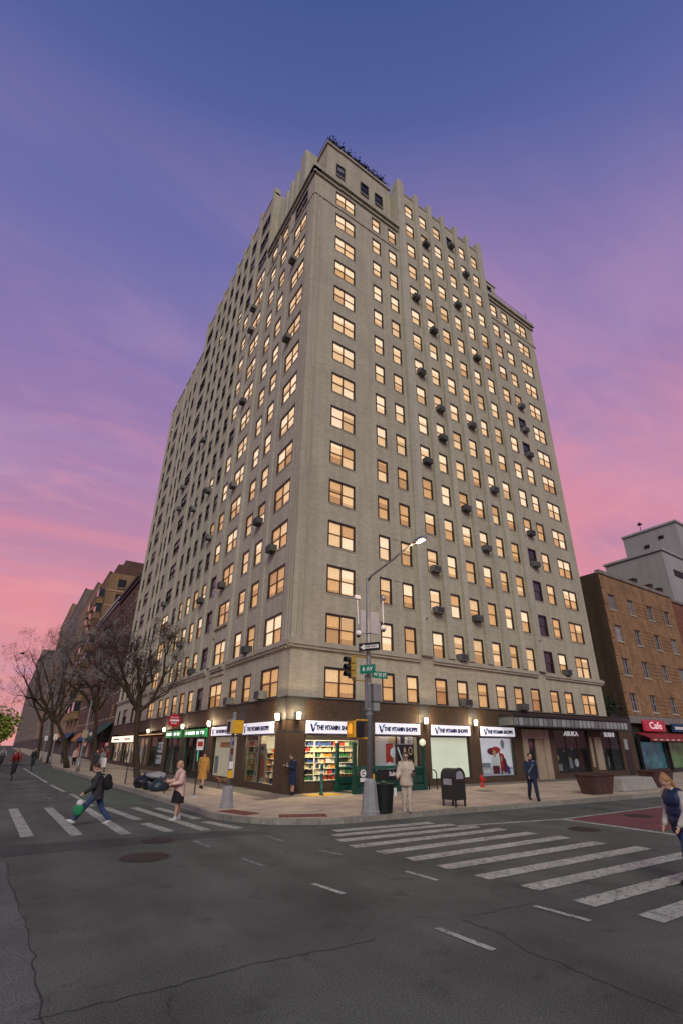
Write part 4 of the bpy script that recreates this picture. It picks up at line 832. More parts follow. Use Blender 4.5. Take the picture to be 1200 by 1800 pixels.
# its near end wall rises over the row: windows and bands there too
for r_ in range(3):
    z = 27.6+r_*3.4
    m = MB(); m.box((0, 89.08, z-1.0), (15, 89.2, z-.75)); m.build('band', mat('pale_orange_stone', (.46, .30, .18), .8, .1, 3), b3)
    for c in range(4):
        o = simple_window('R', 2.0+c*3.4, 3.6+c*3.4, z, z+1.9, b3, GLASSD, BFR, 2); o.location.y = 89.0
for y in (91.0, 98.5, 106):
    for k in range(8):
        z = 7+k*3.4; m = MB(); m.box((-1.3, y, z), (-.002, y+4, z+1.25)); m.box((-1.4, y-.1, z+1.252), (-.002, y+4.1, z+1.42)); m.box((-1.15, y+.15, z+1.43), (-.002, y+3.85, z+3.39), 1); m.build('bay_window', [ORB, GLASSD if (k+int(y)) % 3 else BR2], b3)
MB().box((1.5, 90.5, 37.4), (12, 110, 40.2)).box((3, 92, 40.2), (9, 106, 42.0)).build('roof_house', BR1, b3)
b4 = block('apartment_block', 'tan brick apartment block beyond the orange one', 112.5, 150, 41.5, TANB, 11, 9, 6.5, 3.6, 1.6, 1.9)
MB().box((2, 116, 40), (14, 149, 44.0)).build('roof_house', TANB, b4)
b5 = block('apartment_block', 'tall grey tan apartment block far down the avenue', 150.5, 205, 50, GRB, 14, 11, 6.5, 3.6, 1.7, 1.9)
b5b = block('apartment_block', 'tallest tan grey block before the gap in the avenue skyline', 206, 262, 58, TANB, 12, 13, 7, 3.8, 2.0, 2.0)
b6 = block('apartment_block', 'grey brown block beyond the gap in the avenue skyline', 268, 350, 43, GRB, 18, 8, 7, 4.3, 2.0, 2.4)
b7 = block('apartment_block', 'grey block near the far end of the avenue', 351, 500, 58, GRB, 22, 9, 7, 5.4, 3, 3)
b8 = block('apartment_block', 'last grey block closing the avenue', 501, 850, 84, GRB, 24, 9, 9, 8, 5, 4)
# shop awnings and signs down the avenue
def awning(y0, y1, z0, z1, out_, m_, label, valance=None):
    t = thing('shop_awning', label, 'awning', (0, y0, 0), 0, 'awnings along the avenue'); w = y1-y0
    q = MB().prism([(0, 0, z1), (-out_, 0, z0+.35), (-out_, 0, z0+.30), (0, 0, z1-.06)], (0, w, 0)); q.build('canopy', m_, t)
    MB().box((-out_-.015, 0, z0), (-out_, w, z0+.33)).build('valance', valance or m_, t)
    q = MB()
    for y in (.06, w-.06): q.tube([(0, y, z0+.3), (-out_+.02, y, z0+.3)], .02, 5)
    q.build('frame', DARKM, t)
AWG = mat('green_canvas', (.008, .06, .045), .8, .15, 5); AWB = mat('blue_canvas', (.02, .05, .12), .8, .15, 5); AWO = mat('orange_canvas', (.45, .17, .03), .8, .15, 5); AWT = mat('teal_canvas', (.04, .14, .15), .8, .15, 5)
awning(48.4, 57.5, 2.6, 5.0, 2.2, AWG, 'dark green awning just past the tower'); awning(58, 63.5, 2.7, 4.3, 1.2, AWT, 'teal awning behind the second tree'); awning(65, 74, 2.8, 4.3, 1.2, AWB, 'dark blue awning down the avenue'); awning(75, 84, 2.8, 4.2, 1.0, AWO, 'orange awning far down the avenue'); awning(92, 108, 3, 4.6, 1.2, AWB, 'blue awning below the orange brick block'); awning(114, 135, 3, 4.6, 1.2, AWO, 'orange awning farthest away down the avenue')
t = thing('hanging_sign', 'pale square sign hanging on the green awning', 'sign', (-1.76, 52.6, 2.75)); MB().box((-.03, 0, 0), (0, 2.0, 1.0)).build('panel', WHITE, t); MB().ell((-.035, 1.0, .5), (.01, .35, .25), 12, 8).build('emblem', cR, t)
t = thing('hanging_sign', 'tan square sign beside the second tree', 'sign', (-1.3, 59.5, 2.5)); MB().box((-.03, 0, 0), (0, 2.0, 1.3)).build('panel', cT, t); MB().box((-.035, .3, .4), (-.031, 1.7, .9)).build('lettering', cW, t)
for k, (y, c) in enumerate(((49.5, cT), (53.5, cR), (60, cC), (67, cT), (71, cM), (78, cO))):
    m = MB(); fbox(m, 'L', y, y+2.6, .0, .012, .5, 2.5); m.build('shop_window', c if k % 2 else GLASSD, b2 if y < 64 else b2b)

# ---- right of the tower
bq = thing('brick_building', 'orange brown brick building with small windows right of the tower', 'building')
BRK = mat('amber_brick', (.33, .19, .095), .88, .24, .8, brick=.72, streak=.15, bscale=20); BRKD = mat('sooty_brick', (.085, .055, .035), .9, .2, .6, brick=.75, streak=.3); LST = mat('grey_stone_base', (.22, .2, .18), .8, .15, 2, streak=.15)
rows = [14.2, 11.2, 8.15, 5.1]; cols = [33.9, 37.45, 41.3, 45.0]; wins = [(c-.53, c+.53, z, z+1.5) for z in rows for c in cols]
facade('R', 32.4, 47, 4.75, 17.75, wins, 'wall', bq, BRK)
MB().poly([(32.4, 0, 0), (32.4, 16, 0), (32.4, 16, 17.75), (32.4, 0, 17.75)]).build('wall', BRKD, bq, label='sooty windowless side wall'); MB().box((32.42, .45, 0), (47, 16, 17.4)).build('core', DARKIN, bq)
for i, (a, b, c, d) in enumerate(wins):
    simple_window('R', a, b, c, d, bq, GLASSD if rnd.random() < .5 else GLASSC, WFR, 2)
    m = MB(); fbox(m, 'R', a-.08, b+.08, 0, .05, d+.01, d+.2); m.build('lintel', BRK, bq)
for zc in (15.2, 12.2, 9.1, 6.0):
    for k in range(5):
        for (a, b) in ((38.3, 40.5), (42.1, 44.2)):
            m = MB(); fbox(m, 'R', a, b, -.005, .035, zc-.9+k*.34, zc-.76+k*.34); m.build('brick_course', BRK, bq)
m = MB(); fbox(m, 'R', 32.35, 47.0, -.3, .12, 17.6, 17.95); m.build('parapet_coping', LST, bq); m = MB(); fbox(m, 'R', 32.41, 47, -.2, .02, 4.1, 4.72); m.build('stone_band', LST, bq)
for k in range(8): m = MB(); fbox(m, 'R', 32.42, 32.85, -.005, .06, 5+k*1.6, 5.8+k*1.6); m.build('quoin', BRK, bq)
for x in (40.2, 43.6, 45.9): MB().box((x, .3, 17.4), (x+.6, .9, 18.6)).box((x-.05, .25, 18.6), (x+.65, .95, 18.75)).build('chimney', BRKD, bq)
for (a, b, mm) in ((33.4, 37.6, mat('teal_shop_glow', (.03, .1, .12), .3, .6, 1.2, emit=(.03, .12, .16), es=.3)), (38.4, 42.6, mat('green_shop_glow', (.06, .12, .05), .3, .6, 1.2, emit=(.06, .14, .05), es=.25)), (43, 46.6, GLASSD)):
    m = MB(); fbox(m, 'R', a, b, -.25, -.2, .5, 2.6); m.build('shop_glass', mm, bq); m = MB()
    for u in (a-.1, b): fbox(m, 'R', u, u+.12, -.2, .0, .15, 3.2)
    fbox(m, 'R', a, b, -.2, 0, .15, .5); m.build('shop_frame', BFR, bq)
REDA = mat('red_canvas', (.26, .025, .022), .7, .15, 5)
t = thing('shop_awning', 'long red awning on the brick building', 'awning', (33.2, 0, 2.65)); MB().prism([(0, 0, .7), (0, -1.0, .28), (0, -1.0, .0), (0, -.95, .0), (0, -.95, .25), (0, 0, .6)], (10, 0, 0)).build('canopy', REDA, t)
q = MB(); 
for k in range(9): q.box((.5+k*1.05, -1.012, .07), (1.1+k*1.05, -1.003, .18))
q.build('lettering', cP, t)
t = thing('neon_sign', 'red sign with pale script lettering above the red awning', 'sign', (36.1, -.05, 3.45)); bevel(MB().box((-1.9, -.25, 0), (1.9, 0, .95)).build('panel', mat('sign_red', (.28, .02, .03), .4, .1, 4, emit=(.3, .02, .04), es=.5), t), .12, 3); text('lettering', 'Cafe', .8, mat('pink_letters', (.8, .6, .6), .4, .02, 3, emit=(.8, .5, .5), es=.5), t, (0, -.26, .47), ROTR, .01, bold=.01, xs=1.5)
t = thing('shop_sign', 'small blue grey sign at the right edge beyond the red sign', 'sign', (41.2, -.05, 3.5)); MB().box((-1.6, -.12, 0), (1.6, 0, .7)).build('board', AWB, t); MB().box((-1.2, -.13, .2), (1.2, -.121, .45)).build('lettering', cW, t)
bq2 = thing('brick_building', 'redder brick building at the right edge of the picture', 'building'); RBK = mat('red_brick', (.24, .095, .055), .88, .15, .8, brick=.75, streak=.15)
wins = [(c-.6, c+.6, z, z+1.5) for z in (13.5, 10.4, 7.3, 4.9) for c in (49.2, 52.8, 56.4)]; facade('R', 47.02, 62, 4.4, 17.3, wins, 'wall', bq2, RBK); MB().box((47.05, .45, 0), (62, 16, 17)).build('core', DARKIN, bq2); MB().box((47.05, .02, 0), (62, .44, 4.38)).build('shopfront', LST, bq2)
for (a, b, c, d) in wins: simple_window('R', a, b, c, d, bq2, GLASSD, BFR)
m = MB(); fbox(m, 'R', 47.02, 62, -.3, .15, 17.2, 17.5); m.build('parapet_coping', LST, bq2)
gb = thing('concrete_building', 'pale grey stepped concrete building behind the brick one', 'building'); CON = mat('pale_concrete', (.36, .355, .34), .85, .08, .3, streak=.08)
MB().box((56.3, 3, 0), (110, 10.7, 26.9)).build('lower_block', CON, gb); MB().box((64, 3.05, 26.9), (110, 10.75, 33.3)).build('upper_block', CON, gb)
for (y, z) in ((5, 31.2), (7.2, 30.4)): MB().box((63.9, y, z), (64.02, y+.7, z+.5)).build('vent', BLACK, gb)
for (x, z) in ((67, 31.5), (67, 28.2)): MB().box((x, 2.9, z), (x+1.4, 3.06, z+.7)).build('vent', BLACK, gb)
MB().box((58.5, 2.9, 23.5), (61.5, 3.05, 24.4)).build('vent', BLACK, gb); MB().box((56.1, 2.8, 26.7), (64, 10.9, 27.0)).box((63.8, 2.85, 33.1), (110, 10.9, 33.4)).build('coping', CON, gb)
MB().lathe([(.05, 0), (.05, 1.2), (.4, 1.3), (.1, 1.7)], (64.5, 8, 33.4), 6).build('roof_aerial', BLACK, gb)
t = thing('shrub', 'dark shrub on the low roof between tower and brick building', 'shrub', (31.2, .8, 4.45)); m = MB()
for q in range(420):
    c = Vector((rnd.gauss(0, .55), rnd.gauss(0, .3), .9+rnd.gauss(0, .5))); a, b = Vector([rnd.uniform(-1, 1) for _ in range(3)]).normalized()*.13, Vector([rnd.uniform(-1, 1) for _ in range(3)]).normalized()*.09; m.poly([c-a, c+b, c+a, c-b])
m.build('foliage', LEAFD, t); MB().box((-.8, -.3, 0), (.8, .3, .4)).build('planter', DARKM, t)

# ================================================================== street trees
BARK = mat('bark', (.05, .034, .022), .9, .3, 6, bump=.6, bscale=18); TWIG = mat('twig', (.045, .03, .028), .9, .25, 8); BUD = mat('bud', (.07, .04, .035), .8, .4, 9); BLOS = mat('blossom', (.24, .23, .25), .8, .15, 9)
def rv(r_, s): return Vector((r_.uniform(-s, s), r_.uniform(-s, s), r_.uniform(-s, s)))
def grow(mb, bud, r_, p, d, L, rad, depth, budm):
    pts = [p]; rr = [rad]; dd = d.copy(); n = 4
    for k in range(n):
        dd = (dd+rv(r_, .28)+Vector((0, 0, .06))).normalized(); pts.append(pts[-1]+dd*L/n); rr.append(rad*(1-.5*(k+1)/n))
    mb.tube(pts, rr, 6 if rad > .05 else 4 if rad > .02 else 3, cap=False)
    if depth == 0:
        for k in range(3):
            c = pts[-1-k % 3]+rv(r_, .12); sz = .045 if budm is BLOS else .032; a = rv(r_, sz); b = rv(r_, sz); bud.poly([c-a, c+b, c+a, c-b])
        return
    for k in range(3 if depth > 1 else 5):
        at = pts[-1] if k < 2 else pts[r_.randrange(2, 4)]
        nd = (dd+rv(r_, .95)+Vector((0, 0, .12))).normalized(); grow(mb, bud, r_, at, nd, L*r_.uniform(.55, .8), rr[-1]*(.85 if k == 0 else .65), depth-1, budm)
def tree(label, trunk, limbs, seed, depth=4, tr=.22, L=1.5, budm=BUD, lr=.10):
    r_ = random.Random(seed); b = Vector(trunk[0]); t = thing('street_tree', label, 'tree', b, 0, 'bare street trees on the avenue')
    loc = [Vector(p)-b for p in trunk]; n = len(loc); mb = MB()
    loc2 = []
    for i in range(n-1):
        for k in range(4): loc2.append(loc[i].lerp(loc[i+1], k/4)+Vector((r_.uniform(-.04, .04), r_.uniform(-.04, .04), 0)))
    loc2.append(loc[-1]); N_ = len(loc2)
    mb.tube(loc2, [tr*(1.45 if i == 0 else 1.15 if i == 1 else 1-.3*i/N_) for i in range(N_)], 10); mb.build('trunk', BARK, t, True)
    cr_ = MB(); bud = MB()
    for lm in limbs:
        P_ = [loc[-1]+Vector((0, 0, -.1))]+[Vector(p)-b for p in lm]; rr = [lr*1.25*(1-.55*i/(len(P_)-1)) for i in range(len(P_))]
        fine = [P_[0]]; fr = [rr[0]]
        for i in range(len(P_)-1):
            for k in range(1, 4): fine.append(P_[i].lerp(P_[i+1], k/3)+rv(r_, .05)*(1 if k < 3 else 0)); fr.append(rr[i]+(rr[i+1]-rr[i])*k/3)
        cr_.tube(fine, fr, 7, cap=False)
        for i in range(1, len(P_)):
            for k in range(2 if i < len(P_)-1 else 3):
                d = (P_[i]-P_[i-1]).normalized(); grow(cr_, bud, r_, P_[i], (d*.7+rv(r_, .9)+Vector((0, 0, .35))).normalized(), L*r_.uniform(.7, 1.15), rr[i]*.62, depth-1, budm)
    cr_.build('branches', BARK, t, True); bud.build('buds', budm, t, kind='stuff'); return t
tree('nearest bare street tree with a forked trunk beside the bagged rubbish', [(-4.4, 9.0, .15), (-4.75, 9, 1.6), (-4.95, 9, 3.0), (-5.05, 9, 4.1)], [[(-4.45, 9, 4.55), (-3.95, 8.9, 6.1), (-4.1, 8.7, 7.3)], [(-5.5, 8.8, 4.6), (-6.5, 8.6, 5.6), (-7.4, 8.4, 6.0)], [(-5.0, 9.2, 5.3), (-4.45, 9.5, 5.8), (-4.7, 9.8, 7.2)], [(-5.6, 9.4, 4.9), (-6.2, 9.8, 6.4), (-6.8, 10, 7.6)], [(-5.2, 9.0, 5.0), (-5.5, 8.7, 6.4)]], 4, 5, .175, 1.0)
tree('second bare tree along the kerb, with pale blossom', [(-4.3, 27, .15), (-4.6, 27, 2.5), (-5.0, 27, 5.0)], [[(-5.8, 27, 6.9), (-7.3, 26.6, 8.2), (-8.3, 26.4, 9.6)], [(-4.7, 27, 7.4), (-4.4, 27.2, 9.6)], [(-6.2, 26.4, 6.2), (-7.6, 26, 7.0)], [(-4.2, 26.6, 6.6), (-3.4, 26.4, 8.0)], [(-5.2, 27, 7.0), (-6.0, 27, 9.5)]], 9, 5, .19, 1.45, BLOS, .11)
tree('third bare tree along the kerb leaning over the bicycle lane', [(-5.6, 34.6, .15), (-6.3, 34.6, 2.6), (-7.2, 34.6, 4.2)], [[(-8.4, 34.4, 5.2), (-9.6, 34.2, 6.2), (-10.8, 34, 8.0)], [(-7.2, 34.6, 6.4), (-7.6, 34.4, 9.2)], [(-9, 34.2, 6.2), (-10.2, 34, 9.4)], [(-6.4, 34.8, 6.2), (-5.8, 35, 8.6)]], 12, 5, .2, 1.6, BUD, .12)
tree('fourth bare tree along the kerb, farther off', [(-6.2, 50, .15), (-6.4, 50, 3), (-6.8, 50, 5)], [[(-8, 50, 7), (-9.5, 50, 9.5)], [(-6.6, 50, 8), (-6.8, 50, 11)], [(-5.5, 50, 7), (-4.6, 50, 9.5)], [(-7.4, 49.5, 7.6), (-9.5, 49, 12)]], 15, 5, .21, 1.8, BUD, .13)
tree('fifth bare tree far down the avenue', [(-6.4, 72, .15), (-6.5, 72, 3), (-6.8, 72, 5.5)], [[(-8.4, 72, 8), (-10, 72, 11)], [(-6.6, 72, 9), (-6.8, 72, 13)], [(-5, 72, 8), (-4, 72, 11)]], 18, 3, .28, 3.0, BUD, .16)
LEAFG = mat('spring_leaf', (.19, .25, .02), .7, .3, 2)
t = thing('leafy_tree', 'bright green leafy tree at the left edge across the avenue', 'tree', (-12.5, 45, 0)); MB().tube([(0, 0, 0), (.05, 0, 1.5), (0, 0, 3.2)], [.14, .1, .05], 8).build('trunk', BARK, t, True)
m = MB()
for q in range(2600):
    a_ = rnd.uniform(0, 6.283); ph_ = math.acos(rnd.uniform(-1, 1)); rr = rnd.uniform(.35, 1)**.5; lob = 1+.22*math.sin(3*a_+2*ph_)
    c = Vector((rr*lob*2.3*math.sin(ph_)*math.cos(a_), rr*lob*2.0*math.sin(ph_)*math.sin(a_), 4.0+rr*lob*1.85*math.cos(ph_)))+rv(rnd, .12); a = rv(rnd, .14); b = rv(rnd, .14); m.poly([c-a, c+b, c+a, c-b])
m.build('crown', LEAFG, t)

# ================================================================== street furniture
def box_part(name, a, b, m, parent, bv=.008): return bevel(MB().box(a, b).build(name, m, parent), bv, 1)
POLE = mat('pole_grey', (.24, .245, .25), .5, .12, 5, metal=.3); PEDC = mat('pedestal_grey', (.26, .27, .275), .6, .15, 4)
tp = thing('street_lamp', 'tall grey lamp and signal pole on the corner before the beige-clad man', 'lamp post', (-.78, -7.75, .158))
MB().tube([(0, 0, 0), (0, 0, .1), (0, 0, .12), (0, 0, .95), (0, 0, 1.05)], [.31, .31, .28, .20, .12], 8).build('pedestal', PEDC, tp)
MB().tube([(0, 0, 1.0), (0, 0, 4.6), (0, 0, 8.1)], [.10, .09, .07], 12).build('shaft', POLE, tp, True)
MB().tube([(0, 0, 7.95), (0, -.25, 8.12), (0, -1.6, 8.36), (0, -2.4, 8.56), (0, -2.85, 8.62)], [.045, .042, .038, .034, .03], 8).build('arm', POLE, tp, True)
hd = MB(); hd.tube([(0, -2.7, 8.62), (0, -2.85, 8.63), (0, -3.15, 8.62), (0, -3.4, 8.6)], [(.04, .04), (.12, .06), (.13, .06), (.05, .03)], 10); hd = hd.build('lamp_head', POLE, tp, True)
LAMPL = mat('street_lamp_lit', (.9, .7, .5), .3, .02, 3, emit=(1, .74, .45), es=5); MB().ell((0, -3.15, 8.565), (.1, .17, .035), 12, 6).build('lens', LAMPL, hd, True); point('lamp_light', (0, -3.15, 8.45), 330, (1, .66, .36), .12, tp)
for z in (3.05, 3.2, 4.05, 5.3, 5.9): MB().lathe([(.115, z), (.115, z+.05)], n=12).build('band_clamp', METAL, tp)
for (a, b) in (((-.37, -.03, 5.88), (-.13, .03, 6.75)), ((.07, -.04, 5.92), (.49, .02, 6.76))): box_part('antenna_panel', a, b, mat('panel_grey', (.36, .36, .40), .5, .05, 3), tp)
MB().tube([(-.4, 0, 6.3), (.5, 0, 6.35)], .02, 6).build('cross_arm', METAL, tp)
for (x, z, h) in ((-.45, 5.85, .2), (.72, 6.2, .25)):
    MB().tube([(0, 0, z+h), (x, 0, z+h), (x, 0, z+.08)], .022, 6).build('camera_bracket', METAL, tp); MB().ell((x, 0, z), (.12, .12, .11), 12, 8).build('camera_dome', WHITE, tp, True); MB().ell((x, 0, z-.06), (.085, .085, .09), 12, 8).build('camera_glass', BLACK, tp, True)
MB().tube([(.72, 0, 6.4), (.72, 0, 7.3)], .025, 6).build('camera_mast', WHITE, tp); MB().ell((.74, 0, 7.4), (.11, .11, .12), 10, 8).build('camera_dome', METAL, tp, True)
MB().tube([(-.45, 0, 6.2), (-.5, 0, 7.2)], .022, 6).build('camera_mast', WHITE, tp); box_part('camera_box', (-.62, -.06, 7.15), (-.38, .06, 7.3), WHITE, tp)
box_part('control_box', (.09, -.16, 3.5), (.44, .14, 4.1), POLE, tp); box_part('control_box', (.12, -.12, 3.18), (.38, .12, 3.46), PEDC, tp); box_part('conduit_box', (-.16, -.05, 3.2), (-.105, .05, 4.4), POLE, tp)
# signal head facing the side street
ts = thing('traffic_signal', 'yellow three-lens traffic signal on the corner pole', 'traffic light', (-1.52, -7.75, 4.36)); 
LENSR = mat('signal_red_off', (.09, .008, .008), .3, .1, 5); LENSK = mat('signal_dark', (.012, .012, .012), .35, .1, 5); YOLD = mat('weathered_yellow', (.36, .25, .04), .5, .2, 5)
for k in range(3):
    z = .03+k*.25; h_ = box_part('housing', (-.1, -.13, z), (.12, .13, z+.235), YOLD, ts, .02)
    l_ = MB().lathe([(0, 0), (.1, 0), (.1, .02), (0, .03)], n=16).build('lens', LENSR if k == 2 else LENSK, ts, True); l_.matrix_local = Matrix.Translation((-.1, 0, z+.117)) @ Matrix.Rotation(R(-90), 4, 'Y')
    v = MB(); 
    for j in range(13):
        a0, a1 = math.pi*(-.15+1.3*j/13), math.pi*(-.15+1.3*(j+1)/13)
        v.poly([(-.1, .115*math.cos(a0), z+.117+.115*math.sin(a0)), (-.1, .115*math.cos(a1), z+.117+.115*math.sin(a1)), (-.3, .11*math.cos(a1), z+.117+.11*math.sin(a1)), (-.3, .11*math.cos(a0), z+.117+.11*math.sin(a0))])
    v.build('visor', BLACK, ts)
for z in (-.02, .82): MB().tube([(.02, 0, z), (.66, 0, z)], .025, 6).build('bracket', YOLD, ts)
ps = thing('pedestrian_signal', 'pedestrian signal with lit orange hand on the corner pole', 'pedestrian signal', (-1.33, -7.75, 2.48)); box_part('housing', (-.16, -.2, 0), (.2, .2, .48), BLACK, ps, .02)
OHAND = mat('orange_hand_lit', (.9, .2, .02), .4, .03, 3, emit=(1.0, .22, .02), es=1.6); box_part('face_frame', (-.24, -.22, -.02), (-.162, .22, .5), YELLOW, ps)
hnd = MB(); hnd.box((-.25, -.09, .1), (-.243, .09, .27))
for k, h_ in enumerate((.38, .42, .41, .36)): hnd.box((-.25, -.09+k*.047, .27), (-.243, -.052+k*.047, h_))
hnd.box((-.25, .09, .16), (-.243, .13, .3)); hnd.build('hand_symbol', OHAND, ps); MB().tube([(.0, 0, .5), (.0, 0, .54), (.5, 0, .54)], .025, 6).build('bracket', YELLOW, ps); MB().tube([(.0, 0, 0), (.0, 0, -.04), (.5, 0, -.04)], .025, 6).build('bracket', YELLOW, ps)
SGN = mat('street_sign_green', (.0, .20, .13), .4, .05, 5)
def plate(name, label, loc, rz, w, h, m, txt, tm, size, cat='sign', group=None):
    t = thing(name, label, cat, loc, rz, group); box_part('plate', (-w/2, -.008, -h/2), (w/2, .008, h/2), m, t, .003)
    text('lettering', txt, size, tm, t, (0, -.012, 0), ROTR, .002, bold=.004); text('lettering', txt, size, tm, t, (0, .012, 0), (R(90), 0, R(180)), .002, bold=.004)
    MB().tube([(0, 0, h/2), (0, 0, h/2+.06)], .015, 6).build('clip', METAL, t); return t
plate('street_sign', 'small green street name sign facing the side street', (-1.0, -7.98, 4.72), R(-90+25), .62, .3, SGN, '8 AV', WHITE, .2, group='green street name signs'); plate('street_sign', 'green street name sign pointing right from the pole', (-.28, -7.75, 4.6), 0, .72, .24, SGN, 'W 23 ST', WHITE, .16, group='green street name signs')
ow = thing('one_way_sign', 'black and white one way arrow sign high on the corner pole', 'sign', (-.92, -8.0, 5.52), R(-60)); box_part('plate', (-.42, -.008, -.15), (.42, .008, .15), BLACK, ow, .003)
MB().prism([(-.36, -.012, 0), (-.2, -.012, .11), (-.2, -.012, .06), (.36, -.012, .06), (.36, -.012, -.06), (-.2, -.012, -.06), (-.2, -.012, -.11)], (0, -.003, 0)).build('arrow', WHITE, ow); text('lettering', 'ONE WAY', .1, BLACK, ow, (.06, -.017, 0), ROTR, .002, bold=.003)
# left pedestrian signal post
pp = thing('signal_post', 'low grey post with yellow pedestrian signal at the avenue crossing', 'signal post', (-4.02, -3.54, .158))
MB().tube([(0, 0, 0), (0, 0, .06), (0, 0, .07), (0, 0, .62), (0, 0, .7)], [.27, .27, .24, .19, .1], 8).build('pedestal', PEDC, pp); MB().tube([(0, 0, .66), (0, 0, 3.15)], .065, 10).build('shaft', POLE, pp, True); MB().ell((0, 0, 3.17), (.08, .08, .06), 10, 6).build('finial', POLE, pp, True)
box_part('housing', (-.12, -.25, 2.45), (.3, .2, 2.92), YELLOW, pp, .02); box_part('face', (-.2, -.23, 2.43), (-.122, .19, 2.94), mat('pale_signal_face', (.5, .42, .28), .5, .1, 4), pp); box_part('screen', (-.206, -.16, 2.5), (-.201, .12, 2.87), BLACK, pp, .002)  # face paler than the housing: its lit side put into the colour
box_part('push_button', (-.1, -.14, .95), (.06, -.06, 1.2), YELLOW, pp); box_part('instruction_plate', (-.08, -.085, 1.25), (.08, -.07, 1.5), WHITE, pp); box_part('sticker', (-.05, -.072, 1.75), (.05, -.066, 1.95), cM, pp, .001); box_part('sticker', (-.04, -.072, 2.05), (.05, -.066, 2.2), cB, pp, .001)
# round red sign
rs = thing('no_entry_sign', 'red round no entry sign on a dark post by the kerb', 'sign', (-4.5, 3.1, .158)); MB().tube([(0, 0, 0), (0, 0, 3.5)], .03, 8).build('post', DARKM, rs); SR = mat('sign_red_paint', (.42, .01, .02), .4, .08, 5)
d_ = MB().lathe([(0, -.01), (.3, -.01), (.3, .01), (0, .01)], n=28).build('disc', SR, rs); d_.matrix_local = Matrix.Translation((0, -.045, 3.15)) @ Matrix.Rotation(R(90), 4, 'X'); box_part('bar', (-.22, -.062, 3.11), (.22, -.056, 3.19), WHITE, rs, .002)
text('lettering', 'DO NOT', .09, WHITE, rs, (0, -.06, 3.28), ROTR, .002, bold=.002); text('lettering', 'ENTER', .09, WHITE, rs, (0, -.06, 3.02), ROTR, .002, bold=.002)
sp = thing('sign_post', 'thin dark sign post on a pale footing beside the mustard coat', 'post', (-3.89, .62, .158)); MB().tube([(0, 0, 0), (0, 0, 2.6)], .028, 8).build('post', DARKM, sp); MB().lathe([(.2, 0), (.17, .05), (.05, .07)], n=12).build('footing', mat('pale_footing', (.4, .38, .35), .9), sp); box_part('plate', (-.15, -.04, 1.85), (.15, -.03, 2.3), WHITE, sp, .002); box_part('plate_print', (-.11, -.044, 2.0), (.11, -.041, 2.2), cR, sp, .001)
for k, (x, y, h_, lab) in enumerate(((-5.6, 26.1, 5.6, 'thin grey pole leaning in front of the second tree'), (-6.3, 46, 7, 'thin grey pole before the fourth tree'), (-6.3, 62, 8, 'farthest thin grey pole by the kerb'))):
    t = thing('utility_pole', lab, 'pole', (x, y, .158), 0, 'grey poles along the avenue'); MB().tube([(0, 0, 0), (0, 0, .8), (0, 0, .82), (0, 0, h_)], [.14, .12, .07, .055], 8).build('shaft', POLE, t, True); box_part('sign_plate', (-.2, -.06, 2.6), (.2, -.05, 3.2), WHITE if k else cT, t)
# litter basket
lb = thing('litter_bin', 'dark green litter basket beside the corner lamp pole', 'litter bin', (-.2, -7.72, .158)); DG = mat('bin_green', (.008, .018, .013), .5, .2, 6)
MB().lathe([(.0, .02), (.26, .02), (.33, .82), (.30, .82), (.24, .06), (0, .06)], n=20).build('liner', BLACK, lb)
_s = MB().prism([(.27, -.02, .02), (.27, .02, .02), (.345, .022, .84), (.345, -.022, .84)], (.012, 0, 0)).mesh('slat', DG)
for k in range(20): link('slat', _s, lb, rz=k*2*math.pi/20)
for z, r_ in ((.04, .285), (.45, .32), (.84, .362)): MB().lathe([(r_-.02, z), (r_, z), (r_, z+.04), (r_-.02, z+.04)], n=24).build('hoop', DG, lb)
q = MB()
for k in range(5): q.ell((rnd.uniform(-.15, .15), rnd.uniform(-.15, .15), .8+.03*k), (.11, .1, .07), 8, 5)
q.build('rubbish', mat('bin_rubbish', (.05, .09, .06), .7, .4, 6), lb, True); box_part('notice', (.22, -.3, .5), (.33, -.28, .75), WHITE, lb); lb.children[-1].rotation_euler = (0, 0, 0)
# mailbox
mbx = thing('mailbox', 'dark green arched street mailbox on four legs near the kerb', 'mailbox', (3.2, -7.6, .158), R(4)); MG = mat('mailbox_green', (.022, .026, .022), .4, .2, 5)
def arch(w, h0, r_, n=10): return [(-w/2, h0), (w/2, h0)]+[(w/2*math.cos(math.pi*k/n), r_+w/2*math.sin(math.pi*k/n)) for k in range(0, n+1)]
bevel(MB().prism([(u, -.34, z) for u, z in arch(.60, .22, .98)], (0, .68, 0)).build('body', MG, mbx), .015, 2)
LBL = mat('mail_label', (.30, .30, .33), .5, .3, 9)
MB().prism([(u, -.342, z) for u, z in arch(.40, .92, 1.0)], (0, -.012, 0)).build('label_plate', LBL, mbx); MB().box((-.308, -.2, .72), (-.301, .2, .92)).build('label_plate', LBL, mbx)
for x in (-.26, .26):
    for y in (-.29, .29): box_part('leg', (x-.03, y-.03, 0), (x+.03, y+.03, .24), MG, mbx, .004)
box_part('hatch_handle', (-.16, -.375, .82), (.16, -.345, .86), DARKM, mbx); MB().box((-.24, -.346, .3), (.24, -.341, .8)).build('door', MG, mbx)
MB().tube([(-.31, -.34, .98)]+[(-.31*math.cos(math.pi*k/10), -.34, .98+.31*math.sin(math.pi*k/10)) for k in range(1, 10)]+[(.31, -.34, .98)], .018, 6).build('hood_rim', MG, mbx)
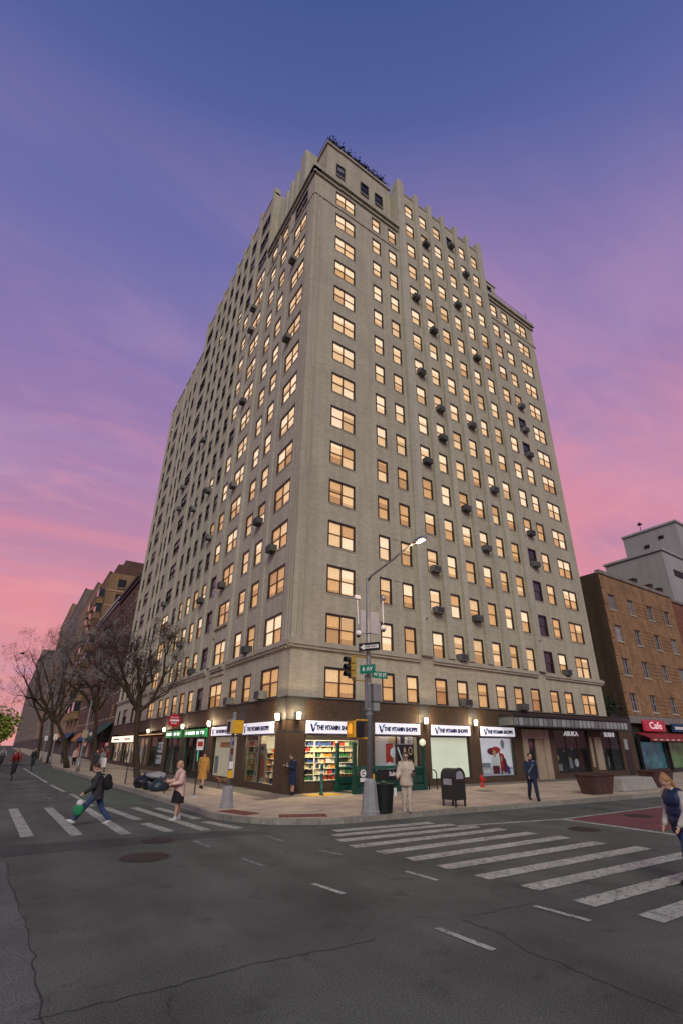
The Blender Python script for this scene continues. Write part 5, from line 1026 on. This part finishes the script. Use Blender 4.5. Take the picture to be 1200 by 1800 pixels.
# standpipe
hy = thing('standpipe', 'small red fire standpipe by the shop wall', 'standpipe', (11.0, -2.1, .158)); RP = mat('hydrant_red', (.50, .012, .015), .4, .12, 6)
MB().lathe([(.13, 0), (.13, .05), (.075, .07), (.075, .42), (.1, .45), (.1, .5), (.06, .58), (0, .6)], n=14).build('barrel', RP, hy, True)
for a in (-40, -140): 
    e = Vector((math.cos(R(a)), math.sin(R(a)), 0)); MB().tube([Vector((0, 0, .36)), Vector((0, 0, .36))+e*.17], .05, 10).build('inlet', RP, hy, True); MB().tube([Vector((0, 0, .36))+e*.16, Vector((0, 0, .36))+e*.2], .062, 10).build('cap', RP, hy, True)
# bicycle hoop
bk = thing('bicycle_rack', 'dark bent-tube bicycle hoop between railing and mailbox', 'bicycle rack', (7.55, -1.9, .158), R(-20)); MB().tube([(-.22, 0, 0), (-.22, 0, .72)]+[(-.22*math.cos(math.pi*k/8), 0, .72+.2*math.sin(math.pi*k/8)) for k in range(1, 8)]+[(.22, 0, .72), (.22, 0, 0)], .03, 8).build('hoop', DARKM, bk, True)
for x in (-.22, .22): MB().lathe([(.07, 0), (.07, .012)], (x, 0, 0), 12).build('foot', DARKM, bk)
# planters and concrete block
RUST = mat('rusty_planter', (.075, .038, .030), .75, .3, 4, bump=.2, streak=.2); SOIL = mat('soil', (.03, .022, .015), 1, .3, 10)
for i, (x, y, w, d, lab) in enumerate(((12.6, -7.7, 1.75, .9, 'brown tapered planter box near the walking man'), (19.4, -7.3, 2.0, .9, 'brown tapered planter box behind the woman in the blue vest'))):
    t = thing('planter', lab, 'planter', (x, y, .158), R(-4), 'brown tapered planters'); h_ = .85
    a = [(-w*.4, -d*.36), (w*.4, -d*.36), (w*.4, d*.36), (-w*.4, d*.36)]; b = [(-w/2, -d/2), (w/2, -d/2), (w/2, d/2), (-w/2, d/2)]; q = MB()
    for k in range(4): k2 = (k+1) % 4; q.poly([(*a[k], 0), (*a[k2], 0), (*b[k2], h_), (*b[k], h_)])
    q.poly([(*p, 0) for p in a]); q.build('box', RUST, t); q = MB(); 
    q.box((-w/2-.03, -d/2-.03, h_-.06), (w/2+.03, -d/2+.06, h_)); q.box((-w/2-.03, d/2-.06, h_-.06), (w/2+.03, d/2+.03, h_)); q.box((-w/2-.03, -d/2+.06, h_-.06), (-w/2+.06, d/2-.06, h_)); q.box((w/2-.06, -d/2+.06, h_-.06), (w/2+.03, d/2-.06, h_)); q.build('rim', RUST, t); MB().box((-w*.45, -d*.42, h_-.16), (w*.45, d*.42, h_-.1)).build('soil', SOIL, t)
t = thing('concrete_block', 'pale sloped concrete block between the two brown planters', 'concrete block', (16.2, -7.5, .158), R(-4)); bevel(MB().prism([(-1.5, -.45, 0), (1.6, -.45, 0), (1.25, -.45, .6), (-1.5, -.45, .62)], (0, .9, 0)).build('block', mat('weathered_concrete', (.33, .32, .29), .9, .12, 3, bump=.3), t), .03, 2)
t['category'] = 'block'
# rubbish by the tree
BAGK = mat('black_plastic_bag', (.012, .014, .017), .3, .3, 9, bump=.8, bscale=14); BAGW = mat('grey_sheet', (.30, .30, .33), .6, .2, 6, bump=.6, bscale=12); BAGB = mat('blue_black_bag', (.015, .03, .045), .35, .3, 9, bump=.8, bscale=14)
def lump(c, r_, seed, n=16, k=11):
    rr = random.Random(seed); mb = MB().ell(c, r_, n, k); ph1 = [rr.uniform(0, 6) for _ in range(6)]
    for i, v in enumerate(mb.v):
        d = Vector(v)-Vector(c); s = 1+.10*math.sin(d.x*9+ph1[0])*math.sin(d.y*8+ph1[1])+.08*math.sin(d.z*13+ph1[2]+d.x*6); mb.v[i] = tuple(Vector(c)+Vector((d.x*s, d.y*s, max(d.z*s, -r_[2]*.8))))
    return mb
for k, (c, r_, m_, lab) in enumerate((((-4.6, 6.9, .42), (.5, .45, .36), BAGK, 'black rubbish bag against the nearest tree trunk'), ((-4.45, 5.7, .42), (.55, .55, .36), BAGK, 'black rubbish bag in the middle of the pile'), ((-4.35, 4.6, .38), (.5, .5, .32), BAGB, 'blue-black rubbish bag nearest the red sign post'), ((-4.35, 5.4, .78), (.5, .6, .2), BAGW, 'grey sheet thrown over the rubbish bags'))):
    t = thing('rubbish_bag' if k < 3 else 'plastic_sheet', lab, 'rubbish bag' if k < 3 else 'sheet', (c[0], c[1], .158), 0, 'rubbish bags by the tree' if k < 3 else None); lump((0, 0, c[2]-.158), r_, k+3).build('bag' if k < 3 else 'sheet', m_, t, True)
    if k < 3: MB().tube([(0, 0, c[2]+r_[2]-.22), (.03, .02, c[2]+r_[2]-.06)], [.06, .03], 7).build('knot', m_, t, True)
# bicycle maker, used leaning by the tree and under the riders
TYRE = mat('rubber', (.015, .015, .015), .8, .1, 9)
def bicycle(label, loc, rz, cm, group):
    t = thing('bicycle', label, 'bicycle', loc, rz, group)
    def ring(cx_, r_, tr_, m_, nm, par):
        mb = MB(); n = 24; pts = [(cx_+r_*math.cos(2*math.pi*k/n), 0, .34+r_*math.sin(2*math.pi*k/n)) for k in range(n+1)]; 
        mb.tube(pts, tr_, 6, cap=False); return mb.build(nm, m_, par, True)
    for cx_ in (-.52, .52):
        w_ = ring(cx_, .31, .012, METAL, 'wheel', t); ring(cx_, .33, .02, TYRE, 'tyre', w_); q = MB()
        for k in range(10): a = 2*math.pi*k/10; q.tube([(cx_, 0, .34), (cx_+.31*math.cos(a), 0, .34+.31*math.sin(a))], .003, 3)
        q.build('spokes', METAL, w_)
    q = MB(); A, B_, C_, D_ = (-.52, 0, .34), (-.08, 0, .3), (-.22, 0, .82), (.38, 0, .85)
    for a, b in ((A, B_), (A, C_), (B_, C_), (B_, D_), (C_, D_), (D_, (.52, 0, .34))): q.tube([a, b], .018, 6)
    q.build('frame', cm, t); MB().tube([(.38, 0, .85), (.36, 0, 1.0)], .016, 6).tube([(.36, -.28, 1.02), (.36, 0, 1.0), (.36, .28, 1.02)], .014, 6).build('handlebar', DARKM, t); MB().ell((-.25, 0, .93), (.13, .07, .04), 8, 5).build('saddle', BLACK, t, True); MB().tube([(-.22, 0, .82), (-.24, 0, .92)], .014, 6).build('seat_post', METAL, t); MB().tube([(-.08, -.12, .22), (-.08, -.1, .3), (-.08, .1, .3), (-.08, .12, .38)], .012, 5).build('crank', METAL, t)
    return t
bicycle('dark bicycle parked behind the nearest tree trunk', (-4.85, 10.3, .158), R(80), DARKM, 'bicycles')

# ================================================================== people
def remeshed(mb, name, m, parent, voxel=.014, smooth=4):
    o = mb.build(name, m); md = o.modifiers.new('r', 'REMESH'); md.mode = 'VOXEL'; md.voxel_size = voxel; md.use_smooth_shade = True
    s = o.modifiers.new('s', 'SMOOTH'); s.iterations = smooth; s.factor = .5
    me = bpy.data.meshes.new_from_object(o.evaluated_get(bpy.context.evaluated_depsgraph_get())); bpy.data.objects.remove(o)
    me.materials.clear(); me.materials.append(m); me.polygons.foreach_set('use_smooth', [True]*len(me.polygons)); return link(name, me, parent)
def cloth(n, c, rough=.85): return mat('cloth_'+n, c, rough, .28, 6, bump=1.0, bscale=9)
def person(label, loc, face, h=1.72, lean=0, legs=((0, 0), (0, 0)), arms=((0, 8, 10), (0, 8, 10)), head=0, top=None, bottom=None, shoes=None, hair=None, kind='pants', toplen=.02, bulk=.03, hairstyle='short', group=None, fast=False, headturn=0, hood=False, skin=None):
    k = h/1.72; skin = skin or SKIN; t = thing('person', label, 'person', loc, R(face), group or 'people on foot')
    Ry = lambda a: Matrix.Rotation(R(a), 3, 'Y')            # positive leans forward (+X)
    # legs hang from the hips; lowest ankle fixes the hip height
    ch = []
    for s, (th, kn) in zip((1, -1), legs):
        d1 = Vector((math.sin(R(th)), 0, -math.cos(R(th)))); d2 = Vector((math.sin(R(th-kn)), 0, -math.cos(R(th-kn)))); ch.append((d1*.43, d2*.42, th-kn))
    hz = .085-min((a+b).z for a, b, _ in ch); hip = Vector((0, 0, hz)); T = Ry(lean)
    up_ = lambda x, y, z: hip+T@Vector((x, y, z))
    body = MB(); pants = MB(); topm = MB(); sh = []; ankles = []
    for s, (a, b, an) in zip((1, -1), ch):
        hp = hip+Vector((0, s*.085, 0)); kn = hp+a; ak = kn+b; ankles.append((ak, an))
        body.cap(hp, kn, .085, .058); body.cap(kn, ak, .058, .036); body.ell(kn+b*.3+Vector((-.015, 0, 0)), (.055, .05, .12), 8, 6)
        if kind == 'pants': pants.cap(hp, kn, .108, .082); pants.cap(kn, ak+Vector((0, 0, .03)), .082, .064)
        tilt = Ry(-max(-40, min(40, an*.6))); c = ak+tilt@Vector((.065, 0, -.045)); sh.append(MB().ell(c, (.14, .052, .045), 12, 8, rot=tilt).cap(ak+Vector((0, 0, .02)), ak+Vector((0, 0, -.03)), .05, .05)); body.ell(c, (.11, .04, .035), 8, 6, rot=tilt)
    body.ell(up_(0, 0, .03), (.115, .165, .13)); body.ell(up_(0, 0, .2), (.10, .14, .16)); body.ell(up_(0, 0, .38), (.115, .165, .17)); body.cap(up_(0, -.14, .485), up_(0, .14, .485), .06, .06); body.cap(up_(.0, 0, .48), up_(.015, 0, .60), .058, .052)
    if kind == 'pants': pants.ell(hip+Vector((0, 0, .02)), (.14, .185, .14)); pants.ell(up_(0, 0, .1), (.13, .17, .1))
    elif kind == 'skirt': 
        pants.tube([up_(0, 0, .14), up_(0, 0, 0), hip+Vector((.01, 0, -.2)), hip+Vector((.02, 0, -.42))], [(.17, .13), (.2, .16), (.22, .18), (.235, .2)], 16)
    b_ = bulk*.8; topm.tube([up_(0, 0, -.10-toplen), up_(0, 0, .05), up_(0, 0, .2), up_(0, 0, .34), up_(0, 0, .44), up_(0, 0, .505), up_(.005, 0, .545)], [(.175+b_, .125+b_), (.17+b_, .125+b_), (.162+b_, .12+b_), (.176+b_, .128+b_), (.172+b_*.6, .112+b_*.6), (.125, .088), (.075, .075)], 18); topm.cap(up_(0, -.13, .465), up_(0, .13, .465), .06+b_*.3, .06+b_*.3); topm.cap(up_(0, 0, .5), up_(.012, 0, .555), .075, .068)
    if kind == 'coat': topm.tube([up_(0, 0, .2), up_(0, 0, 0), hip+Vector((0, 0, -.25)), hip+Vector((.0, 0, -.5))], [(.19, .15), (.21, .17), (.23, .19), (.24, .20)], 18)
    hands = []
    for s, (sw, ab, el) in zip((1, -1), arms):
        S_ = up_(0, s*.172, .462); M1 = T @ Ry(-sw) @ Matrix.Rotation(R(s*ab), 3, 'X'); u = M1 @ Vector((0, 0, -.285)); M2 = M1 @ Ry(-el) @ Matrix.Rotation(R(-s*min(el, 60)*.35), 3, 'X' if el < 40 else 'Z'); f = M2 @ Vector((0, 0, -.25)); E_ = S_+u; W_ = E_+f
        body.cap(S_, E_, .052, .042); body.cap(E_, W_, .042, .028); topm.cap(S_, E_, .066+b_*.6, .055+b_*.5); topm.cap(E_, W_+f*(-.04), .055+b_*.5, .042+b_*.3)
        fx = M2 @ Vector((1, 0, 0)); fy = M2 @ Vector((0, 1, 0)); fz = M2 @ Vector((0, 0, -1)); pc = W_+fz*.055; body.ell(pc, (.03, .018, .05), 8, 6, rot=Matrix((fx, fy, fz)).transposed()); hands.append(pc+fz*.05)
        for i in range(4):
            b0 = pc+fz*.035+fx*(-.024+.016*i); L1 = (.034, .04, .037, .028)[i]; b1 = b0+fz*L1; b2_ = b1+(fz*.8-fy*s*.6).normalized()*L1*.8; body.cap(b0, b1, .0095, .009, 6); body.cap(b1, b2_, .009, .0075, 6)
        th0 = pc-fz*.015+fx*.028; body.cap(th0, th0+(fx*.8+fz*.7).normalized()*.045, .011, .009, 6)
    HM = T @ Ry(head) @ Matrix.Rotation(R(headturn), 3, 'Z'); nb = up_(.012, 0, .575); hc = nb+HM @ Vector((.02, 0, .125)); at_ = lambda x, y, z: hc+HM @ Vector((x, y, z))
    body.cap(nb, at_(0, 0, -.06), .05, .055); body.ell(at_(-.005, 0, .02), (.098, .078, .105), 14, 10, rot=HM); body.ell(at_(.03, 0, -.06), (.06, .055, .065), 10, 8, rot=HM); body.cap(at_(.088, 0, .01), at_(.112, 0, -.025), .012, .016, 6); body.ell(at_(.085, 0, -.065), (.012, .025, .012), 6, 5, rot=HM); body.ell(at_(.085, 0, .032), (.015, .05, .01), 8, 5, rot=HM)
    for s in (1, -1): body.ell(at_(-.01, s*.08, -.005), (.02, .01, .032), 6, 5, rot=HM)
    v = .020 if fast else .0125
    remeshed(body, 'body', skin, t, v, 2 if not fast else 1)
    if kind in ('pants', 'skirt'): remeshed(pants, 'trousers' if kind == 'pants' else 'skirt', bottom, t, v*1.2, 3)
    remeshed(topm, 'jacket' if kind != 'coat' else 'coat', top, t, v*1.2, 3); [remeshed(q_, 'shoe', shoes or BLACK, t, v, 1) for q_ in sh]
    if not fast:
        e = MB()
        for s in (1, -1): e.ell(at_(.086, s*.032, .015), (.012, .014, .009), 8, 5, rot=HM)
        e.build('eyes', BLACK, t, True)
    hr = MB(); hr.ell(at_(-.022, 0, .045), (.098, .09, .095), 14, 10, rot=HM)
    if hairstyle in ('long', 'bob'): hr.ell(at_(-.06, 0, -.03), (.062, .088, .12 if hairstyle == 'bob' else .2), 12, 9, rot=HM)
    if hairstyle == 'bun': hr.ell(at_(-.09, 0, .09), (.045, .045, .045), 10, 7, rot=HM)
    if hood: hr.ell(at_(-.03, 0, .0), (.12, .105, .14), 14, 10, rot=HM)
    remeshed(hr, 'hood' if hood else 'hair', hair or BLACK, t, v*1.1, 2)
    t.scale = (k, k, k); t['_'] = 0; del t['_']; return t, up_, hands, hip
NAVY = cloth('navy', (.012, .02, .05)); CHAR = cloth('charcoal', (.03, .03, .033)); DENIM = cloth('denim', (.03, .06, .14)); PINK = cloth('pale_pink', (.62, .42, .36)); BLKC = cloth('black', (.01, .01, .011)); MUST = cloth('mustard', (.42, .21, .05)); BEIGE = cloth('beige', (.50, .42, .34)); BROWNH = mat('brown_hair', (.05, .025, .012), .6, .3, 20); BLOND = mat('ginger_blond_hair', (.33, .17, .07), .5, .3, 26, stretch=(1, 1, 6)); GREYC = cloth('grey', (.22, .22, .23)); REDC = cloth('dark_red', (.2, .02, .02)); SHW_ = mat('pale_shoe', (.5, .5, .5), .6)
def local(t, mb, name, m, smooth=True): return mb.build(name, m, t, smooth)
# 1 man striding over the avenue crossing with backpack and green bag (walks left)
t, U_, H_, hip = person('man in dark jacket striding left over the crossing with a backpack', (-8.35, -3.95, 0), 165, 1.76, 8, ((38, 6), (-22, 14)), ((18, 10, 45), (-14, 10, 20)), 12, CHAR, DENIM, SHW_, BROWNH, bulk=.05, toplen=.08)
bp = thing('backpack', 'black backpack on the striding man', 'backpack', t.location, t.rotation_euler.z); m = MB(); m.ell(U_(-.26, 0, .28), (.13, .17, .24)); m.ell(U_(-.34, 0, .18), (.08, .13, .12)); remeshed(m, 'bag', BLKC, bp, .016); MB().tube([U_(-.2, .1, .5), U_(.0, .12, .58), U_(.17, .11, .4), U_(.1, .13, .15), U_(-.15, .13, .08)], .022, 6).build('strap', BLKC, bp)
gbag = thing('shopping_bag', 'green and white carrier bag in the striding man\'s hand', 'bag', t.location, t.rotation_euler.z); h0 = H_[0]; GB = cloth('green_bag', (.02, .22, .09)); m = MB(); m.ell(h0+Vector((0, 0, -.38)), (.15, .09, .17)); remeshed(m, 'bag', GB, gbag, .016); m = MB(); m.ell(h0+Vector((0, 0, -.2)), (.1, .06, .1)); remeshed(m, 'top', mat('white_bag', (.6, .6, .6), .6), gbag, .016); MB().tube([h0+Vector((.05, 0, -.15)), h0, h0+Vector((-.05, 0, -.15))], .012, 5).build('handle', GB, gbag)
# 2 woman in pale pink jacket
t, U_, H_, hip = person('blond woman in pale pink jacket and black skirt on the avenue crossing', (-6.05, -4.55, 0), 185, 1.70, 3, ((6, 4), (-6, 6)), ((10, 12, 75), (16, 10, 80)), 8, PINK, BLKC, SHW_, mat('blond_hair', (.45, .30, .15), .6, .3, 20), kind='skirt', bulk=.055, toplen=.14, hairstyle='bob')
hb = thing('handbag', 'tan handbag held by the woman in pink', 'handbag', t.location, t.rotation_euler.z); m = MB(); m.ell(U_(.24, .02, .12), (.09, .17, .09)); remeshed(m, 'bag', cloth('tan_leather', (.38, .16, .06), .5), hb, .014); MB().tube([U_(.22, .14, .16), U_(.1, .2, .5), U_(-.05, .1, .56)], .01, 5).build('strap', mat('tan_strap', (.3, .12, .05), .5), hb)
# 3 mustard coat and dog
t, U_, H_, hip = person('person in long mustard coat walking away on the avenue pavement', (-2.2, 4.9, .158), 60, 1.74, 2, ((14, 4), (-12, 10)), ((8, 10, 15), (-4, 14, 25)), 0, MUST, None, BLKC, BROWNH, kind='coat', bulk=.05)
dg = thing('dog', 'small brown and white dog on the pavement beside the signal post', 'dog', (-1.35, 4.2, .158), R(150)); m = MB(); m.ell((.1, 0, .38), (.17, .10, .12)); m.ell((-.14, 0, .39), (.16, .085, .10)); m.cap((.2, 0, .42), (.32, 0, .54), .065, .05); m.ell((.36, 0, .57), (.075, .055, .055)); m.cap((.4, 0, .56), (.47, 0, .54), .032, .024); m.cap((-.28, 0, .42), (-.4, 0, .52), .022, .012)
for x, y in ((.17, .06), (.19, -.06)): m.cap((x, y, .34), (x+.01, y, .18), .04, .026); m.cap((x+.01, y, .18), (x, y, .03), .024, .02); m.ell((x+.02, y, .02), (.035, .024, .02))
for x, y in ((-.2, .055), (-.17, -.055)): m.cap((x, y, .36), (x+.05, y, .24), .055, .032); m.cap((x+.05, y, .24), (x-.05, y, .14), .028, .022); m.cap((x-.05, y, .14), (x-.04, y, .03), .02, .018); m.ell((x-.02, y, .02), (.035, .024, .02))
for y in (.04, -.04): m.cap((.33, y, .61), (.33, y*1.4, .57), .018, .012)
remeshed(m, 'body', mat('dog_fur', (.14, .07, .04), .9, .6, 5, bump=.5), dg, .012, 2); MB().tube([(.25, 0, .48), (.26, 0, .5)], .07, 10).build('collar', cR, dg)
MB().tube([(.24, 0, .52), (-.1, -.3, .75), (-.55, -.75, .95)], .006, 4).build('leash', BLACK, dg)
# 4 dark clad woman at the corner pier
t, U_, H_, hip = person('person in dark coat reading a phone against the corner pier', (.2, -.55, .158), 175, 1.68, 3, ((2, 2), (4, 6)), ((14, 6, 95), (18, 6, 95)), 22, NAVY, DENIM, BLKC, BROWNH, kind='coat', bulk=.045, hairstyle='bob')
ph_ = thing('phone', 'phone held by the person at the corner pier', 'phone', t.location, t.rotation_euler.z); MB().box((H_[0].x-.01, H_[0].y-.04, H_[0].z-.02), (H_[0].x+.0, H_[0].y+.04, H_[0].z+.13)).build('slab', mat('phone_pale', (.4, .4, .42), .3), ph_)
# 5 beige man at the kerb
t, U_, H_, hip = person('man in pale beige sweatshirt and trousers with cap at the kerb', (.62, -7.95, .158), 232, 1.80, 1, ((3, 2), (-3, 2)), ((10, 10, 85), (6, 16, 62)), 14, BEIGE, BEIGE, mat('beige_shoe', (.45, .4, .34), .7), BROWNH, bulk=.06, toplen=.07, hood=False)
cp_ = thing('cap', 'pale cap on the man in beige', 'cap', t.location, t.rotation_euler.z); c0 = U_(.03, 0, .575+.13); m = MB(); m.ell(c0+Vector((0, 0, .04)), (.12, .1, .085)); m.ell(c0+Vector((.12, 0, .015)), (.09, .075, .016)); remeshed(m, 'crown', BEIGE, cp_, .012); cp_.scale = t.scale
sg = thing('sunglasses', 'dark glasses on the man in beige', 'glasses', t.location, t.rotation_euler.z); m = MB(); c1 = U_(.135, 0, .695); m.ell(c1+Vector((0, .033, 0)), (.012, .028, .02), 8, 6).ell(c1+Vector((0, -.033, 0)), (.012, .028, .02), 8, 6).box(c1+Vector((-.004, -.02, .004)), c1+Vector((.004, .02, .012))); m.build('lenses', BLACK, sg, True); sg.scale = t.scale
ph_ = thing('phone', 'phone in the hand of the man in beige', 'phone', t.location, t.rotation_euler.z); MB().box((H_[0].x-.01, H_[0].y-.04, H_[0].z-.04), (H_[0].x, H_[0].y+.04, H_[0].z+.1)).build('slab', BLACK, ph_); ph_.scale = t.scale
# 6 dark man walking on the right
t, U_, H_, hip = person('man in dark navy clothes walking on the pavement before the restaurant', (7.4, -8.0, .158), 235, 1.78, 5, ((16, 4), (-14, 12)), ((-10, 10, 20), (12, 10, 35)), 6, NAVY, NAVY, BLKC, BROWNH, bulk=.045, toplen=.06)
MB().tube([U_(-.12, .16, .5), U_(.16, .05, .4), U_(.15, -.17, .1)], .02, 6).build('bag_strap', GREYC, t)
# 7 woman at the right edge
t, U_, H_, hip = person('ginger haired woman in navy padded vest looking down at the right edge', (-.56, -17.0, 0), 160, 1.74, 5, ((16, 6), (-14, 14)), ((14, 6, 30), (8, 8, 30)), 30, cloth('pale_grey_sleeve', (.42, .40, .36)), DENIM, BLKC, BLOND, bulk=.02, hairstyle='long')
m = MB(); m.ell(U_(0, 0, .38), (.185, .235, .19)); m.ell(U_(0, 0, .2), (.175, .215, .18)); m.ell(U_(0, 0, .04), (.18, .225, .18)); m.ell(U_(0, 0, -.1), (.17, .22, .14)); m.cap(U_(-.02, -.1, .5), U_(-.02, .1, .5), .085, .085); remeshed(m, 'vest', mat('padded_navy', (.010, .022, .06), .5, .2, 5, bump=.8, bscale=10, stretch=(.3, .3, 1.6)), t, .014)
# far pedestrians
for k, (x, y, f, c1, c2, lab) in enumerate(((-4.6, 24.3, 250, CHAR, CHAR, 'dark clad pedestrian by the white box near the second tree'), (-3.3, 30, 80, GREYC, DENIM, 'grey jacketed pedestrian behind the second tree'), (-2.4, 37, 260, BLKC, DENIM, 'black jacketed pedestrian far along the shopfronts'), (-4.4, 41, 270, PINK, BLKC, 'pink topped pedestrian by the third tree'), (-1.2, 41.5, 260, REDC, DENIM, 'pedestrian in red under the cream lit signs'), (-5.0, 47, 90, NAVY, BLKC, 'navy clad pedestrian by the fourth tree'), (-3.0, 55, 270, CHAR, BLKC, 'farthest dark pedestrian below the green awning'))):
    person(lab, (x, y, .158), f, 1.66+.03*(k % 4), 3, ((14, 4), (-14, 10)), ((10, 8, 15), (-10, 8, 10)), 0, c1, c2, BLKC, BROWNH if k % 2 else BLACK, fast=True, group='distant pedestrians')
# riders on the avenue
for k, (x, y, c, lab) in enumerate(((-10.15, 19.6, REDC, 'cyclist in dark red riding towards us on the avenue'), (-8.5, 33.8, CHAR, 'dark clad cyclist farther up the green lane'), (-10.9, 40, GREYC, 'grey clad cyclist at the left edge of the avenue'))):
    bicycle(['bicycle under the cyclist in dark red', 'bicycle under the dark clad cyclist', 'bicycle under the grey clad cyclist'][k], (x, y, 0), R(-92), DARKM, 'bicycles')
    person(lab, (x, y-(-.22)*1, .34), -92, 1.74, 28, ((60, 70), (35, 45)), ((45, 14, 15), (45, 14, 15)), -18, c, CHAR, BLKC, BLACK, fast=True, group='cyclists')
# white crate by the tree, a distant car
t = thing('news_box', 'white street box by the second tree', 'box', (-4.0, 24.9, .158)); box_part('body', (-.25, -.22, .35), (.25, .22, 1.05), WHITE, t, .03); 
for x in (-.2, .2): box_part('leg', (x-.03, -.15, 0), (x+.03, .15, .35), DARKM, t)
car = thing('car', 'pale green and white car on the avenue at the left edge', 'car', (-12.6, 36, 0), R(90)); CARP = mat('car_paint_pale', (.42, .48, .40), .3, .05, 3, coat=.5)
prof = [(-2.2, .35), (-2.25, .7), (-2.15, .95), (-1.5, 1.02), (-1.1, 1.42), (.35, 1.45), (1.0, 1.02), (1.9, .9), (2.2, .7), (2.2, .35)]
bevel(MB().prism([(x, -.86, z) for x, z in prof], (0, 1.72, 0)).build('body', CARP, car), .09, 3)
for y in (-.87, .87): MB().prism([(-1.35, y-.004, 1.04), (-1.02, y-.004, 1.36), (.3, y-.004, 1.38), (.8, y-.004, 1.04)], (0, .008, 0)).build('side_window', GLASSD, car)
MB().prism([(-1.52, -.7, 1.045), (-1.52, .7, 1.045), (-1.14, .64, 1.41), (-1.14, -.64, 1.41)], (-.02, 0, .02)).build('windscreen', GLASSD, car); MB().prism([(1.0, -.7, 1.045), (1.0, .7, 1.045), (.39, .64, 1.44), (.39, -.64, 1.44)], (.02, 0, .02)).build('windscreen', GLASSD, car)
for x in (-1.4, 1.4):
    for y in (-.8, .8):
        w_ = MB().lathe([(0, -.1), (.3, -.1), (.33, -.06), (.33, .06), (.3, .1), (0, .1)], n=20).build('tyre', TYRE, car, True); w_.matrix_local = Matrix.Translation((x, y, .33)) @ Matrix.Rotation(R(90), 4, 'X'); r_ = MB().lathe([(0, -.11), (.19, -.11), (.19, .11), (0, .11)], n=16).build('rim', METAL, w_)
for x, m_ in ((-2.26, SR), (2.2, LAMPG)):
    for y in (-.62, .62): box_part('headlight' if x > 0 else 'tail_light', (x-.01, y-.14, .62), (x+.03, y+.14, .78), m_, car)
# a bird
bd = thing('bird', 'small dark bird flying in the pink sky above the trees', 'bird', (-11.6, 40, 11.2), R(20)); m = MB(); m.ell((0, 0, 0), (.22, .07, .07)); m.cap((.2, 0, .03), (.3, 0, .03), .045, .02); m.prism([(-.18, -.03, 0), (-.18, .03, 0), (-.38, .08, 0), (-.38, -.08, 0)], (0, 0, .012)); remeshed(m, 'body', BLACK, bd, .015, 1)
for s in (1, -1): MB().prism([(.1, s*.04, .02), (.12, s*.25, .16), (-.02, s*.5, .12), (-.08, s*.25, .12), (-.1, s*.04, .02)], (0, 0, .01)).build('wing', BLACK, bd)
